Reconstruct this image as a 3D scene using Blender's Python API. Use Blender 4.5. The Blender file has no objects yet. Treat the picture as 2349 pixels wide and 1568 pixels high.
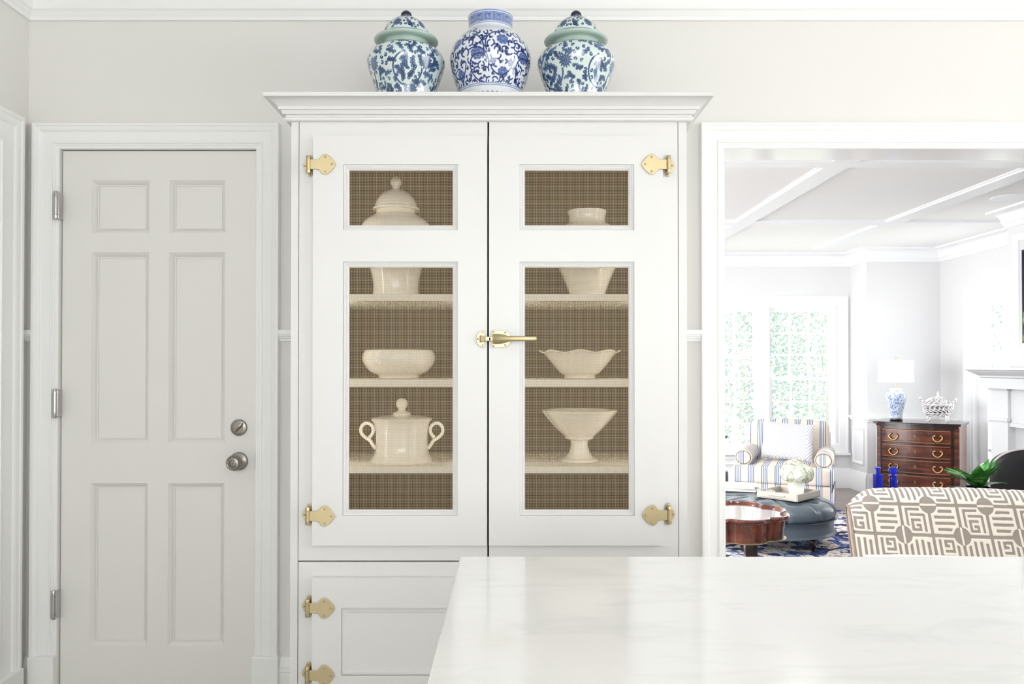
import bpy, bmesh, math, random
import numpy as np
from mathutils import Vector, Matrix

random.seed(7); rng = np.random.default_rng(7)
scene = bpy.context.scene
COL = scene.collection
PI = math.pi

# ------------------------------------------------------------------ camera, world, lights, exposure
EYE = 1.266
FPX = 1900.0
cam = bpy.data.cameras.new('camera'); cam_ob = bpy.data.objects.new('camera', cam); COL.objects.link(cam_ob)
cam.sensor_width = 36.0; cam.sensor_fit = 'HORIZONTAL'
cam.lens = FPX / 2349 * 36.0
TILT = math.radians(0.6)
cam_ob.location = (0, 0, EYE)
cam_ob.rotation_euler = (PI / 2 + TILT, 0, 0)
cam.shift_x = 4.5 / 2349
cam.shift_y = (51 - FPX * math.tan(TILT)) / 2349
cam.clip_start = 0.02; cam.clip_end = 200
scene.camera = cam_ob

scene.view_settings.view_transform = 'Standard'
scene.view_settings.look = 'None'
scene.view_settings.gamma = 1.0
scene.view_settings.use_curve_mapping = False
scene.view_settings.exposure = 0.10
scene.cycles.max_bounces = 7; scene.cycles.diffuse_bounces = 5; scene.cycles.glossy_bounces = 3; scene.cycles.transmission_bounces = 6
scene.cycles.adaptive_threshold = 0.025; scene.cycles.caustics_reflective = False; scene.cycles.caustics_refractive = False

world = bpy.data.worlds.new('daylight'); scene.world = world; world.use_nodes = True
bg = world.node_tree.nodes['Background']
bg.inputs['Color'].default_value = (0.93, 0.97, 1.0, 1)
bg.inputs['Strength'].default_value = 4.6

def area(name, loc, rot, sx, sy, power, color=(1, 1, 1)):
    l = bpy.data.lights.new(name, 'AREA'); l.shape = 'RECTANGLE'; l.size = sx; l.size_y = sy
    l.energy = power; l.color = color
    o = bpy.data.objects.new(name, l); o.location = loc; o.rotation_euler = rot; COL.objects.link(o)
    return o

# area lamps added at unseen windows to brighten the kitchen and the family room
area('window_fill_kitchen_rear', (0.4, -3.92, 1.70), (PI / 2, 0, 0), 4.0, 1.5, 40, (1.0, 1.0, 1.0))
area('window_fill_kitchen_east', (5.92, -0.6, 1.55), (PI / 2, 0, PI / 2), 3.4, 1.6, 62, (1.0, 1.0, 1.0))
area('window_fill_family_south', (-3.45, 3.16, 1.35), (PI / 2, 0, 0), 2.9, 1.8, 390, (0.97, 0.99, 1.0))
sun = bpy.data.lights.new('sun', 'SUN'); sun.energy = 4.5; sun.angle = math.radians(3); sun.color = (1.0, 0.96, 0.9)
sun_ob = bpy.data.objects.new('sun', sun); COL.objects.link(sun_ob)
sun_ob.rotation_euler = Vector((-0.78, -0.16, -0.60)).to_track_quat('-Z', 'Y').to_euler()

# ------------------------------------------------------------------ helpers
def lin(c):
    return tuple(((x / 255) / 12.92 if x / 255 <= 0.04045 else ((x / 255 + 0.055) / 1.055) ** 2.4) for x in c) + (1,)

def disk(name, loc, size, power):
    l = bpy.data.lights.new(name, 'AREA'); l.shape = 'DISK'; l.size = size; l.energy = power
    o = bpy.data.objects.new(name, l); o.location = loc; COL.objects.link(o); return o

def mat(name, rgb, rough=0.5, metal=0.0, spec=0.5, coat=0.0, noise=0.0, nscale=8.0, bump=0.0, bscale=60.0, trans=0.0, sheen=0.0):
    """principled surface; noise = slight colour variation, bump = fine relief"""
    m = bpy.data.materials.new(name); m.use_nodes = True
    nt = m.node_tree; p = nt.nodes['Principled BSDF']
    c = lin(rgb)
    p.inputs['Base Color'].default_value = c
    p.inputs['Roughness'].default_value = rough
    p.inputs['Metallic'].default_value = metal
    p.inputs['Specular IOR Level'].default_value = spec
    p.inputs['Coat Weight'].default_value = coat
    p.inputs['Transmission Weight'].default_value = trans
    p.inputs['Sheen Weight'].default_value = sheen
    tc = nt.nodes.new('ShaderNodeTexCoord')
    if noise > 0:
        n = nt.nodes.new('ShaderNodeTexNoise'); n.inputs['Scale'].default_value = nscale; n.inputs['Detail'].default_value = 4
        nt.links.new(tc.outputs['Object'], n.inputs['Vector'])
        mx = nt.nodes.new('ShaderNodeMix'); mx.data_type = 'RGBA'
        mx.inputs['A'].default_value = tuple(x * (1 - noise) for x in c[:3]) + (1,)
        mx.inputs['B'].default_value = tuple(min(1, x * (1 + noise)) for x in c[:3]) + (1,)
        nt.links.new(n.outputs['Fac'], mx.inputs['Factor'])
        nt.links.new(mx.outputs['Result'], p.inputs['Base Color'])
    if bump > 0:
        n2 = nt.nodes.new('ShaderNodeTexNoise'); n2.inputs['Scale'].default_value = bscale
        nt.links.new(tc.outputs['Object'], n2.inputs['Vector'])
        b = nt.nodes.new('ShaderNodeBump'); b.inputs['Strength'].default_value = bump; b.inputs['Distance'].default_value = 0.002
        nt.links.new(n2.outputs['Fac'], b.inputs['Height']); nt.links.new(b.outputs['Normal'], p.inputs['Normal'])
    return m

def ramp_mat(name, stops, src, rough=0.5, coat=0.0, interp='LINEAR', bump=0.0):
    """material whose colour is a ramp over the value made by src(nodetree) -> socket"""
    m = bpy.data.materials.new(name); m.use_nodes = True
    nt = m.node_tree; p = nt.nodes['Principled BSDF']
    p.inputs['Roughness'].default_value = rough; p.inputs['Coat Weight'].default_value = coat
    p.inputs['Coat Roughness'].default_value = 0.05
    r = nt.nodes.new('ShaderNodeValToRGB'); r.color_ramp.interpolation = interp
    els = r.color_ramp.elements
    els[0].position = stops[0][0]; els[0].color = lin(stops[0][1])
    els[1].position = stops[1][0]; els[1].color = lin(stops[1][1])
    for pos, c in stops[2:]:
        e = els.new(pos); e.color = lin(c)
    sock = src(nt)
    nt.links.new(sock, r.inputs['Fac']); nt.links.new(r.outputs['Color'], p.inputs['Base Color'])
    if bump:
        b = nt.nodes.new('ShaderNodeBump'); b.inputs['Strength'].default_value = bump; b.inputs['Distance'].default_value = 0.003
        nt.links.new(sock, b.inputs['Height']); nt.links.new(b.outputs['Normal'], p.inputs['Normal'])
    return m

def math_node(nt, op, a, b=None):
    n = nt.nodes.new('ShaderNodeMath'); n.operation = op
    for i, x in enumerate((a, b)):
        if x is None: continue
        if isinstance(x, (int, float)): n.inputs[i].default_value = x
        else: nt.links.new(x, n.inputs[i])
    return n.outputs[0]

def Mw(o):
    m = o.matrix_basis.copy() if False else Matrix.LocRotScale(o.location, o.rotation_euler, o.scale)
    if o.parent: return Mw(o.parent) @ o.matrix_parent_inverse @ m
    return m

def put(o, parent, world):
    COL.objects.link(o)
    if parent is not None:
        o.parent = parent
        if world: o.matrix_parent_inverse = Mw(parent).inverted()

def tag(o, label, cat, group=None):
    o['label'] = label; o['category'] = cat
    if group: o['group'] = group
    return o

def structure(o, label=None):
    o['kind'] = 'structure'
    if label: o['label'] = label
    return o

def thing(name, label, cat, loc=(0, 0, 0), rz=0.0, group=None):
    o = bpy.data.objects.new(name, None); o.empty_display_size = 0.05
    o.location = loc; o.rotation_euler = (0, 0, rz); COL.objects.link(o)
    return tag(o, label, cat, group)

class MB:
    """collects verts and faces; build() makes one mesh object"""
    def __init__(self): self.v = []; self.f = []
    def add(self, vs, fs):
        k = len(self.v); self.v += [tuple(p) for p in vs]; self.f += [tuple(i + k for i in f) for f in fs]; return self
    def box(self, x0, x1, y0, y1, z0, z1):
        return self.add([(x0, y0, z0), (x1, y0, z0), (x1, y1, z0), (x0, y1, z0), (x0, y0, z1), (x1, y0, z1), (x1, y1, z1), (x0, y1, z1)],
                        [(0, 3, 2, 1), (4, 5, 6, 7), (0, 1, 5, 4), (1, 2, 6, 5), (2, 3, 7, 6), (3, 0, 4, 7)])
    def loops(self, rings, closed=True, cap0=False, cap1=False):
        n = len(rings[0]); vs = [p for r in rings for p in r]; fs = []
        for i in range(len(rings) - 1):
            for j in range(n if closed else n - 1):
                a = i * n + j; b = i * n + (j + 1) % n
                fs.append((a, b, b + n, a + n))
        if cap0: fs.append(tuple(range(n - 1, -1, -1)))
        if cap1: fs.append(tuple(range((len(rings) - 1) * n, len(rings) * n)))
        return self.add(vs, fs)
    def frame(self, x0, x1, z0, z1, prof, y):
        """moulding round a rectangle in the XZ plane: prof = (inset, protrusion towards -y)"""
        return self.loops([[(x0 + i, y - p, z0 + i), (x0 + i, y - p, z1 - i), (x1 - i, y - p, z1 - i), (x1 - i, y - p, z0 + i)] for i, p in prof])
    def uframe(self, x0, x1, zb, z1, prof, y):
        return self.loops([[(x0 + i, y - p, zb), (x0 + i, y - p, z1 - i), (x1 - i, y - p, z1 - i), (x1 - i, y - p, zb)] for i, p in prof], closed=False)
    def lathe(self, prof, seg=48, c=(0, 0, 0), cap=False):
        rings = [[(c[0] + r * math.cos(2 * PI * k / seg), c[1] + r * math.sin(2 * PI * k / seg), c[2] + z) for k in range(seg)] for r, z in prof]
        return self.loops(rings, True, cap, cap)
    def tube(self, pts, rad, seg=8, cap=True):
        pts = [Vector(p) for p in pts]; n = len(pts)
        rads = rad if isinstance(rad, (list, tuple)) else [rad] * n
        rings = []; up = None
        for i, p in enumerate(pts):
            d = (pts[min(i + 1, n - 1)] - pts[max(i - 1, 0)]).normalized()
            if up is None:
                up = d.orthogonal().normalized()
            else:
                up = (up - d * up.dot(d)); up = up.normalized() if up.length > 1e-6 else d.orthogonal().normalized()
            w = d.cross(up)
            rings.append([tuple(p + (up * math.cos(2 * PI * k / seg) + w * math.sin(2 * PI * k / seg)) * rads[i]) for k in range(seg)])
        return self.loops(rings, True, cap, cap)
    def prism(self, outline, y0, y1):
        """XZ outline (counter-clockwise seen from -y) from y0 (front) to y1 (back)"""
        n = len(outline)
        return self.loops([[(x, y1, z) for x, z in outline], [(x, y0, z) for x, z in outline]], True, True, True)
    def prism_z(self, outline, z0, z1):
        return self.loops([[(x, y, z0) for x, y in outline], [(x, y, z1) for x, y in outline]], True, True, True)
    def dome(self, c, r, h, axis='y', seg=10, n=4):
        rings = []
        for i in range(n + 1):
            t = i / n * PI / 2
            rr = max(r * math.cos(t), r * 0.02); hh = h * math.sin(t)
            if axis == 'y': rings.append([(c[0] + rr * math.cos(2 * PI * k / seg), c[1] - hh, c[2] + rr * math.sin(2 * PI * k / seg)) for k in range(seg)])
            else: rings.append([(c[0] + rr * math.cos(2 * PI * k / seg), c[1] + rr * math.sin(2 * PI * k / seg), c[2] + hh) for k in range(seg)])
        return self.loops(rings, True, False, True)
    def build(self, name, m, parent=None, smooth=None, bevel=0.0, bseg=2, world=True, subsurf=0):
        me = bpy.data.meshes.new(name)
        me.from_pydata(self.v, [], self.f)
        if bevel > 0 or True:
            bm = bmesh.new(); bm.from_mesh(me)
            if bevel > 0:
                bmesh.ops.remove_doubles(bm, verts=bm.verts, dist=1e-6)
                es = [e for e in bm.edges if len(e.link_faces) == 2 and e.calc_face_angle(0) > 0.5]
                bmesh.ops.bevel(bm, geom=es, offset=bevel, segments=bseg, affect='EDGES', profile=0.5, clamp_overlap=True)
            bmesh.ops.recalc_face_normals(bm, faces=bm.faces)
            bm.to_mesh(me); bm.free()
        if smooth is not None:
            me.polygons.foreach_set('use_smooth', [True] * len(me.polygons))
            me.set_sharp_from_angle(angle=math.radians(smooth))
        me.materials.append(m)
        o = bpy.data.objects.new(name, me); put(o, parent, world)
        if subsurf:
            s = o.modifiers.new('round', 'SUBSURF'); s.levels = subsurf; s.render_levels = subsurf
        return o

def twin(o, parent, loc=None, rz=None, label=None):
    """copy of one object sharing its mesh"""
    c = o.copy(); COL.objects.link(c); c.parent = parent
    if loc is not None: c.location = loc
    if rz is not None: c.rotation_euler[2] = rz
    return c

def smoothprof(pts, n):
    """Catmull-Rom through (r,z) points, resampled to n points by length"""
    P = np.array([pts[0]] + list(pts) + [pts[-1]], float); out = []
    for i in range(1, len(P) - 2):
        for t in np.linspace(0, 1, 16, endpoint=False):
            p0, p1, p2, p3 = P[i - 1], P[i], P[i + 1], P[i + 2]
            out.append(0.5 * ((2 * p1) + (-p0 + p2) * t + (2 * p0 - 5 * p1 + 4 * p2 - p3) * t * t + (-p0 + 3 * p1 - 3 * p2 + p3) * t ** 3))
    out.append(P[-2]); out = np.array(out)
    s = np.concatenate([[0], np.cumsum(np.hypot(*np.diff(out, axis=0).T))])
    q = np.linspace(0, s[-1], n)
    return [(max(0.0005, float(np.interp(x, s, out[:, 0]))), float(np.interp(x, s, out[:, 1]))) for x in q], s[-1]

def attr_src(nt):
    a = nt.nodes.new('ShaderNodeAttribute'); a.attribute_name = 'paint'; return a.outputs['Fac']

def paint_attr(me, values):
    a = me.attributes.new('paint', 'FLOAT', 'POINT'); a.data.foreach_set('value', np.asarray(values, np.float32))

def rounded_box(w, d, h, r, seg=3, c=(0, 0, 0), puff=0.0, n=6):
    """soft cushion: superellipsoid-like box, centre c"""
    mb = MB(); bm = bmesh.new(); bmesh.ops.create_cube(bm, size=1.0)
    bmesh.ops.subdivide_edges(bm, edges=bm.edges, cuts=n, use_grid_fill=True)
    for v in bm.verts:
        p = v.co * 2
        s = Vector((w / 2, d / 2, h / 2)); q = Vector((p.x * s.x, p.y * s.y, p.z * s.z))
        k = Vector((max(-s.x + r, min(s.x - r, q.x)), max(-s.y + r, min(s.y - r, q.y)), max(-s.z + r, min(s.z - r, q.z))))
        dlt = q - k
        if dlt.length > 1e-6: q = k + dlt.normalized() * min(r, dlt.length)
        if puff:
            e = (1 - p.x * p.x) * (1 - p.y * p.y)
            q.z += puff * e * (1 if p.z > 0 else -1) * abs(p.z)
            q.y += puff * (1 - p.x * p.x) * (1 - p.z * p.z) * p.y * 0.5
        v.co = q + Vector(c)
    bm.verts.index_update()
    mb.add([v.co for v in bm.verts], [tuple(v.index for v in f.verts) for f in bm.faces]); bm.free()
    return mb

# ------------------------------------------------------------------ materials
M = {}
M['wall'] = mat('wall_paint', (234, 232, 228), 0.75, noise=0.01, nscale=2, bump=0.03, bscale=250)
M['trim'] = mat('trim_paint', (246, 246, 244), 0.38, noise=0.006, nscale=3)
M['door'] = mat('door_paint', (236, 234, 229), 0.42, noise=0.008, nscale=2)
M['ceil'] = mat('ceiling_paint', (246, 246, 245), 0.85)
M['cab'] = mat('cabinet_lacquer', (229, 228, 226), 0.32, noise=0.005, nscale=2)
M['cabin'] = mat('cabinet_interior_lacquer', (84, 74, 60), 0.6, noise=0.03, nscale=3)
M['shelf'] = mat('shelf_lacquer', (240, 235, 222), 0.8, spec=.2)
M['brass'] = mat('brushed_brass', (198, 182, 144), 0.38, metal=1.0, noise=0.04, nscale=30)
M['wire'] = mat('bronze_wire', (214, 190, 152), 0.5, metal=0.2)
M['ceramic'] = mat('white_glazed_ceramic', (246, 240, 226), 0.18, coat=0.5, noise=0.01)
M['nickel'] = mat('satin_nickel', (150, 145, 138), 0.32, metal=1.0)
M['steel'] = mat('polished_steel', (196, 194, 192), 0.16, metal=1.0)
M['dark'] = mat('dark_recess', (30, 29, 28), 0.7)
M['fwall'] = mat('family_wall_paint', (226, 226, 227), 0.8)
M['ftrim'] = mat('family_trim_paint', (244, 245, 247), 0.4)
M['mantel'] = mat('mantel_trim_shaded', (208, 210, 212), .45)  # family trim paint darkened in place of shade on the mantel
M['tile_floor'] = mat('kitchen_stone_floor', (196, 193, 189), 0.4, noise=0.06, nscale=3)

def wood_mat(name, dark, mid, light, rough=0.25, coat=0.5, scale=(1, 1, 1), wave=6.0):
    def src(nt):
        tc = nt.nodes.new('ShaderNodeTexCoord'); mp = nt.nodes.new('ShaderNodeMapping'); mp.inputs['Scale'].default_value = scale
        nt.links.new(tc.outputs['Object'], mp.inputs['Vector'])
        n = nt.nodes.new('ShaderNodeTexNoise'); n.inputs['Scale'].default_value = wave; n.inputs['Detail'].default_value = 5; n.inputs['Distortion'].default_value = 0.5
        nt.links.new(mp.outputs['Vector'], n.inputs['Vector'])
        return n.outputs['Fac']
    return ramp_mat(name, [(0.32, dark), (0.52, mid), (0.72, light)], src, rough, coat)
M['mahog'] = wood_mat('mahogany', (56, 21, 12), (86, 37, 20), (116, 57, 30), 0.22, 0.6, (2.5, 2.5, 16), 2.2)
M['mahog_dark'] = wood_mat('dark_mahogany', (20, 8, 6), (38, 16, 11), (60, 28, 18), 0.22, 0.6, (2, 2, 9), 5)
M['tablewood'] = wood_mat('polished_walnut', (52, 20, 14), (96, 42, 28), (130, 66, 42), 0.16, 0.8, (3, 3, 2), 5)
M['oak'] = wood_mat('dark_oak_floorboard', (112, 100, 92), (140, 128, 120), (160, 150, 142), 0.35, 0.2, (1, 8, 1), 4)
# ------------------------------------------------------------------ kitchen shell
YW = 2.96          # face of the kitchen's far wall
YB = 3.116         # its family-room face
XL = -1.726        # left wall
ZC = 2.62
DX0, DX1, DZ = -1.612, -0.908, 2.036       # door opening
OX0, OX1, OZ = 0.766, 2.60, 2.038              # cased opening

w = MB()
w.box(-1.846, DX0, YW, YB, 0, ZC); w.box(DX0, DX1, YW, YB, DZ, ZC); w.box(DX1, OX0, YW, YB, 0, ZC)
w.box(OX0, OX1, YW, YB, OZ, ZC); w.box(OX1, 6.1, YW, YB, 0, ZC)
structure(w.build('wall_north', M['wall']), 'pale grey painted wall around the white door and cabinet')
structure(MB().box(XL - 0.12, XL, -4.1, YW, 0, ZC).build('wall_west', M['wall']))
w = MB()   # rear wall with an opening for the added window
KX, KY = 6.0, -4.0
w.box(XL, -1.6, KY - .1, KY, 0, ZC); w.box(2.4, KX + .1, KY - .1, KY, 0, ZC); w.box(-1.6, 2.4, KY - .1, KY, 0, 0.95); w.box(-1.6, 2.4, KY - .1, KY, 2.45, ZC)
structure(w.build('wall_south', M['wall']))
w = MB()
w.box(KX, KX + .1, KY, -2.3, 0, ZC); w.box(KX, KX + .1, 1.1, YW, 0, ZC); w.box(KX, KX + .1, -2.3, 1.1, 0, 0.75); w.box(KX, KX + .1, -2.3, 1.1, 2.35, ZC)
structure(w.build('wall_east', M['wall']))
structure(MB().box(XL - 0.12, KX + .1, KY - .1, YB, -0.06, 0).build('floor', M['tile_floor']))
structure(MB().box(XL - 0.12, KX + .1, KY - .1, YW, ZC, ZC + 0.1).build('ceiling', M['ceil']))
w = MB()
for q in (-1.6, -0.28, 1.04, 2.36): w.box(q, q + 0.04, KY - .04, KY - .005, 0.95, 2.45)
w.box(-1.6, 2.4, KY - .04, KY - .005, 0.95, 0.99); w.box(-1.6, 2.4, KY - .04, KY - .005, 2.41, 2.45)
structure(w.build('window_3', M['trim']))  # unseen rear window, added to go with the fill lamp
w = MB()
for q in (-2.3, -1.18, -.06, 1.06): w.box(KX + .005, KX + .04, q, q + 0.04, 0.75, 2.35)
w.box(KX + .005, KX + .04, -2.3, 1.1, 0.75, 0.79); w.box(KX + .005, KX + .04, -2.3, 1.1, 2.31, 2.35)
structure(w.build('window_4', M['trim']))  # window added out of view behind the east fill lamp

# crown moulding: profile as (drop from the wall top, projection)
def crown(name, run, m, zc, h=0.125, proj=0.10, s=1.0):
    """run: list of plan points; the room lies on the left-hand side of the run"""
    prof = [(0.0, h), (0.012, h), (0.014, h - 0.012), (0.018, h - 0.016), (0.020, h - 0.026), (0.026, h - 0.032)]
    for k in range(9):
        t = k / 8 * PI / 2
        prof.append((0.030 + (proj - 0.045) * (1 - math.cos(t)), h - 0.034 - (h - 0.055) * math.sin(t)))
    prof += [(proj - 0.010, 0.018), (proj, 0.016), (proj, 0.0), (0.0, 0.0)]
    pts = [Vector((x, y)) for x, y in run]; nrm = []
    for i in range(len(pts) - 1):
        d = (pts[i + 1] - pts[i]).normalized(); nrm.append(Vector((-d.y, d.x)))
    rings = []
    for i, p in enumerate(pts):
        if i == 0: o = nrm[0]
        elif i == len(pts) - 1: o = nrm[-1]
        else:
            a, b = nrm[i - 1], nrm[i]; o = (a + b) / (1 + a.dot(b))
        rings.append([(p.x + o.x * q, p.y + o.y * q, zc - dz) for q, dz in prof])
    return structure(MB().loops(rings, True, True, True).build(name, m, smooth=35))
crown('trim_1', [(6.0, YW), (XL, YW), (XL, -4.0)], M['trim'], ZC)

def casing_prof(s=1.0):
    return [(i * s, p) for i, p in [(0, 0), (0, .028), (.002, .030), (.012, .030), (.014, .027), (.017, .026), (.024, .025), (.031, .021), (.034, .017), (.040, .015),
            (.072, .013), (.074, .0165), (.078, .0175), (.082, .0165), (.084, .012), (.090, .0115), (.092, .009), (.101, .008), (.104, .006), (.104, 0)]]
c = MB().uframe(DX0 - 0.087, DX1 + 0.087, 0.232, DZ + 0.087, casing_prof(0.837), YW)
trim = structure(c.build('trim_2', M['trim'], smooth=30), 'white moulded casing round the six-panel door')
# plinth blocks at the foot of the casing
for a, b in ((DX0 - 0.091, DX0 + 0.003), (DX1 - 0.003, DX1 + 0.091)):
    MB().box(a, b, YW - 0.034, YW, 0, 0.235).build('plinth_block', M['trim'], trim, bevel=0.004)
c = MB().uframe(OX0 - 0.087, OX1 + 0.087, 0.235, OZ + 0.087, casing_prof(0.837), YW)
t = structure(c.build('trim_3', M['trim'], smooth=30), 'white moulded casing round the wide opening to the family room')
MB().box(OX0 - 0.091, OX0 + 0.003, YW - 0.034, YW, 0, 0.235).build('plinth_block', M['trim'], t, bevel=0.004)
# lining of the opening and its family-room casing
j = MB(); j.box(OX0 - 0.004, OX0 + 0.002, YW - 0.004, YB + 0.004, 0, OZ); j.box(OX0, OX1, YW - 0.004, YB + 0.004, OZ - 0.002, OZ + 0.004)
M['soffit'] = mat('semi_gloss_lining', (232, 232, 233), 0.13, spec=0.6)
j.build('lining', M['soffit'], t)
# door jamb and stop behind the slab
j = MB(); j.box(DX0 - 0.002, DX0 + 0.014, 3.012, 3.05, 0, DZ); j.box(DX1 - 0.014, DX1 + 0.002, 3.012, 3.05, 0, DZ); j.box(DX0, DX1, 3.012, 3.05, DZ - 0.016, DZ + 0.002)
j.build('door_stop', M['trim'], trim)
# casing on the left wall (its opening lies beyond the picture)
yy = YW - 0.070
prof = casing_prof(1.3)
rings = []
for i, p in prof:
    rings.append([(XL + p, yy - i, 0.21), (XL + p, yy - i, 2.128 - i), (XL + p, yy - 1.15 + i, 2.128 - i), (XL + p, yy - 1.15 + i, 0.21)])
t5 = structure(MB().loops(rings, closed=False).build('trim_4', M['trim'], smooth=30), 'white moulded casing on the side wall by the door')
MB().box(XL, XL + 0.036, yy - 0.142, yy + 0.003, 0, 0.212).build('plinth_block', M['trim'], t5, bevel=0.004)
structure(MB().box(XL, XL + 0.004, yy - 1.02, yy - 0.13, 0, 2.0).build('door_2', M['door']))

# chair rail and skirting in the gaps beside door and cabinet
def rail(name, x0, x1, z):
    prof = [(0, 0), (.006, 0), (.010, .004), (.014, .004), (.014, .010), (.019, .012), (.021, .019), (.026, .021), (.027, .026), (.032, .027), (.032, .042), (0, .042)]
    rings = [[(x, YW - p, z - 0.042 + h) for p, h in prof] for x in (x0, x1)]
    return structure(MB().loops(rings, True, True, True).build(name, M['trim'], smooth=30))
def skirting(name, x0, x1):
    prof = [(0, 0), (.016, 0), (.016, .175), (.019, .178), (.019, .19), (.014, .194), (.012, .205), (.006, .214), (.005, .226), (0, .228)]
    rings = [[(x, YW - p, h) for p, h in prof] for x in (x0, x1)]
    return structure(MB().loops(rings, True, True, True).build(name, M['trim'], smooth=30))
rail('trim_5', -0.821, -0.60, 1.3875); rail('trim_6', 0.49, 0.679, 1.3875); rail('trim_7', XL, -1.699, 1.3875)
skirting('baseboard_north', -0.817, -0.60); skirting('baseboard_north_east', 0.49, 0.675); skirting('baseboard_west', XL, -1.703)

# ------------------------------------------------------------------ six-panel door
YD = 2.974
sx = YD / FPX
px = lambda x, d: (x - 1170) * d / FPX
pz = lambda y, d: EYE - (y - 835) * d / FPX
cols = [(px(209, YD), px(341, YD)), (px(387, YD), px(516, YD))]
rows = [(pz(533, YD), pz(412, YD)), (pz(1015, YD), pz(578, YD)), (pz(1478, YD), pz(1107, YD))]
d = MB(); g = 0.003
ex0, ex1, ez1 = DX0 + g, DX1 - g, DZ - g
xs = [ex0, cols[0][0], cols[0][1], cols[1][0], cols[1][1], ex1]
zs = [0.008, rows[2][0], rows[2][1], rows[1][0], rows[1][1], rows[0][0], rows[0][1], ez1]
for i in range(5):
    for k in range(7):
        if i in (1, 3) and k in (1, 3, 5): continue
        d.box(xs[i], xs[i + 1], YD, YD + 0.036, zs[k], zs[k + 1])
for cx in cols:
    for rz in rows:
        d.frame(cx[0], cx[1], rz[0], rz[1], [(0, 0), (.002, -.0022), (.005, -.0042), (.012, -.0145), (.0145, -.0170), (.0165, -.0175), (.0165, -.0130), (.0195, -.0130), (.0195, -.0185)], YD)
# weld the coplanar grid so no seams show
door = structure(d.build('door_1', M['door'], smooth=30), 'white six-panel door with nickel knob and deadbolt')
for cx in cols:
    for rz in rows:
        i = 0.018
        MB().box(cx[0] + i, cx[1] - i, YD + 0.0170, YD + 0.026, rz[0] + i, rz[1] - i).build('panel', M['door'], door)
for hx, hy in ((133, 471), (131, 925), (124, 1384)):
    z = pz(hy, 2.95); x = DX0 - 0.005
    h = MB()
    h.lathe([(0.0001, -0.051), (0.0070, -0.051), (0.0080, -0.049), (0.0080, -0.0335), (0.0066, -0.033), (0.0066, -0.0325), (0.0080, -0.032), (0.0080, 0.032), (0.0066, 0.0325), (0.0066, 0.033), (0.0080, 0.0335), (0.0080, 0.049), (0.0070, 0.051), (0.0001, 0.051)], 16, (x, YD - 0.030, z))
    hg = h.build('hinge', M['steel'], door, smooth=40)
    MB().box(x + 0.004, x + 0.0095, YD - 0.0285, YD - 0.0005, z - 0.047, z + 0.047).build('hinge_leaf', M['steel'], hg, bevel=0.001)
# deadbolt
x, z = px(549, YD), pz(980, YD)
def disc_y(prof, c, seg=32):
    """lathe about an axis along y: prof = (radius, distance towards the viewer)"""
    mb = MB(); rings = [[(c[0] + r * math.cos(2 * PI * k / seg), c[1] - h, c[2] + r * math.sin(2 * PI * k / seg)) for k in range(seg)] for r, h in prof]
    return mb.loops(rings, True, True, True)
db = disc_y([(0.0295, 0), (0.0295, 0.005), (0.027, 0.009), (0.0225, 0.0105), (0.018, 0.011), (0.0175, 0.0105), (0.0001, 0.0105)], (x, YD, z)).build('deadbolt', M['nickel'], door, smooth=35)
tt = MB(); a = math.radians(48); u = Vector((math.cos(a), 0, math.sin(a))); v = Vector((-math.sin(a), 0, math.cos(a))); c0 = Vector((x + 0.003, YD - 0.0105, z))
ring = []
for s_, wd, hh in ((-0.018, .003, .002), (-0.014, .0042, .012), (0.0, .0048, .016), (0.014, .0042, .017), (0.021, .003, .014)):
    p = c0 + u * s_
    ring.append([tuple(p + v * wd), tuple(p + v * wd * 0.6 - Vector((0, hh, 0))), tuple(p - v * wd * 0.6 - Vector((0, hh, 0))), tuple(p - v * wd)])
tt.loops(ring, True, True, True).build('thumb_turn', M['nickel'], db, smooth=40)
disc_y([(0.004, 0), (0.004, 0.002), (0.002, 0.003), (0.0001, 0.003)], (x - 0.012, YD - 0.0105, z), 12).build('screw', M['nickel'], db, smooth=40)
# knob
x, z = px(549, YD), pz(1057, YD)
rose = disc_y([(0.033, 0), (0.033, 0.004), (0.031, 0.008), (0.026, 0.0105), (0.017, 0.012), (0.0125, 0.016), (0.0125, 0.030), (0.001, 0.030)], (x, YD, z)).build('door_knob', M['nickel'], door, smooth=35)
disc_y([(0.0125, 0.028), (0.020, 0.032), (0.0262, 0.040), (0.0285, 0.050), (0.0275, 0.058), (0.0240, 0.064), (0.0215, 0.0655), (0.0200, 0.0650), (0.0190, 0.0662), (0.0130, 0.0672), (0.0120, 0.0660), (0.0100, 0.0668), (0.0095, 0.066), (0.0001, 0.0664)], (x, YD, z), 40).build('grip', M['nickel'], rose, smooth=30)
MB().box(x - 0.0012, x + 0.0012, YD - 0.0705, YD - 0.066, z - 0.006, z + 0.006).build('lock_button', M['nickel'], rose, bevel=0.0005)
MB().box(DX1 - 0.001, DX1 + 0.004, YD - 0.020, YD + 0.01, pz(1076, YD), pz(1038, YD)).build('strike_plate', M['dark'], door, bevel=0.001)

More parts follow.
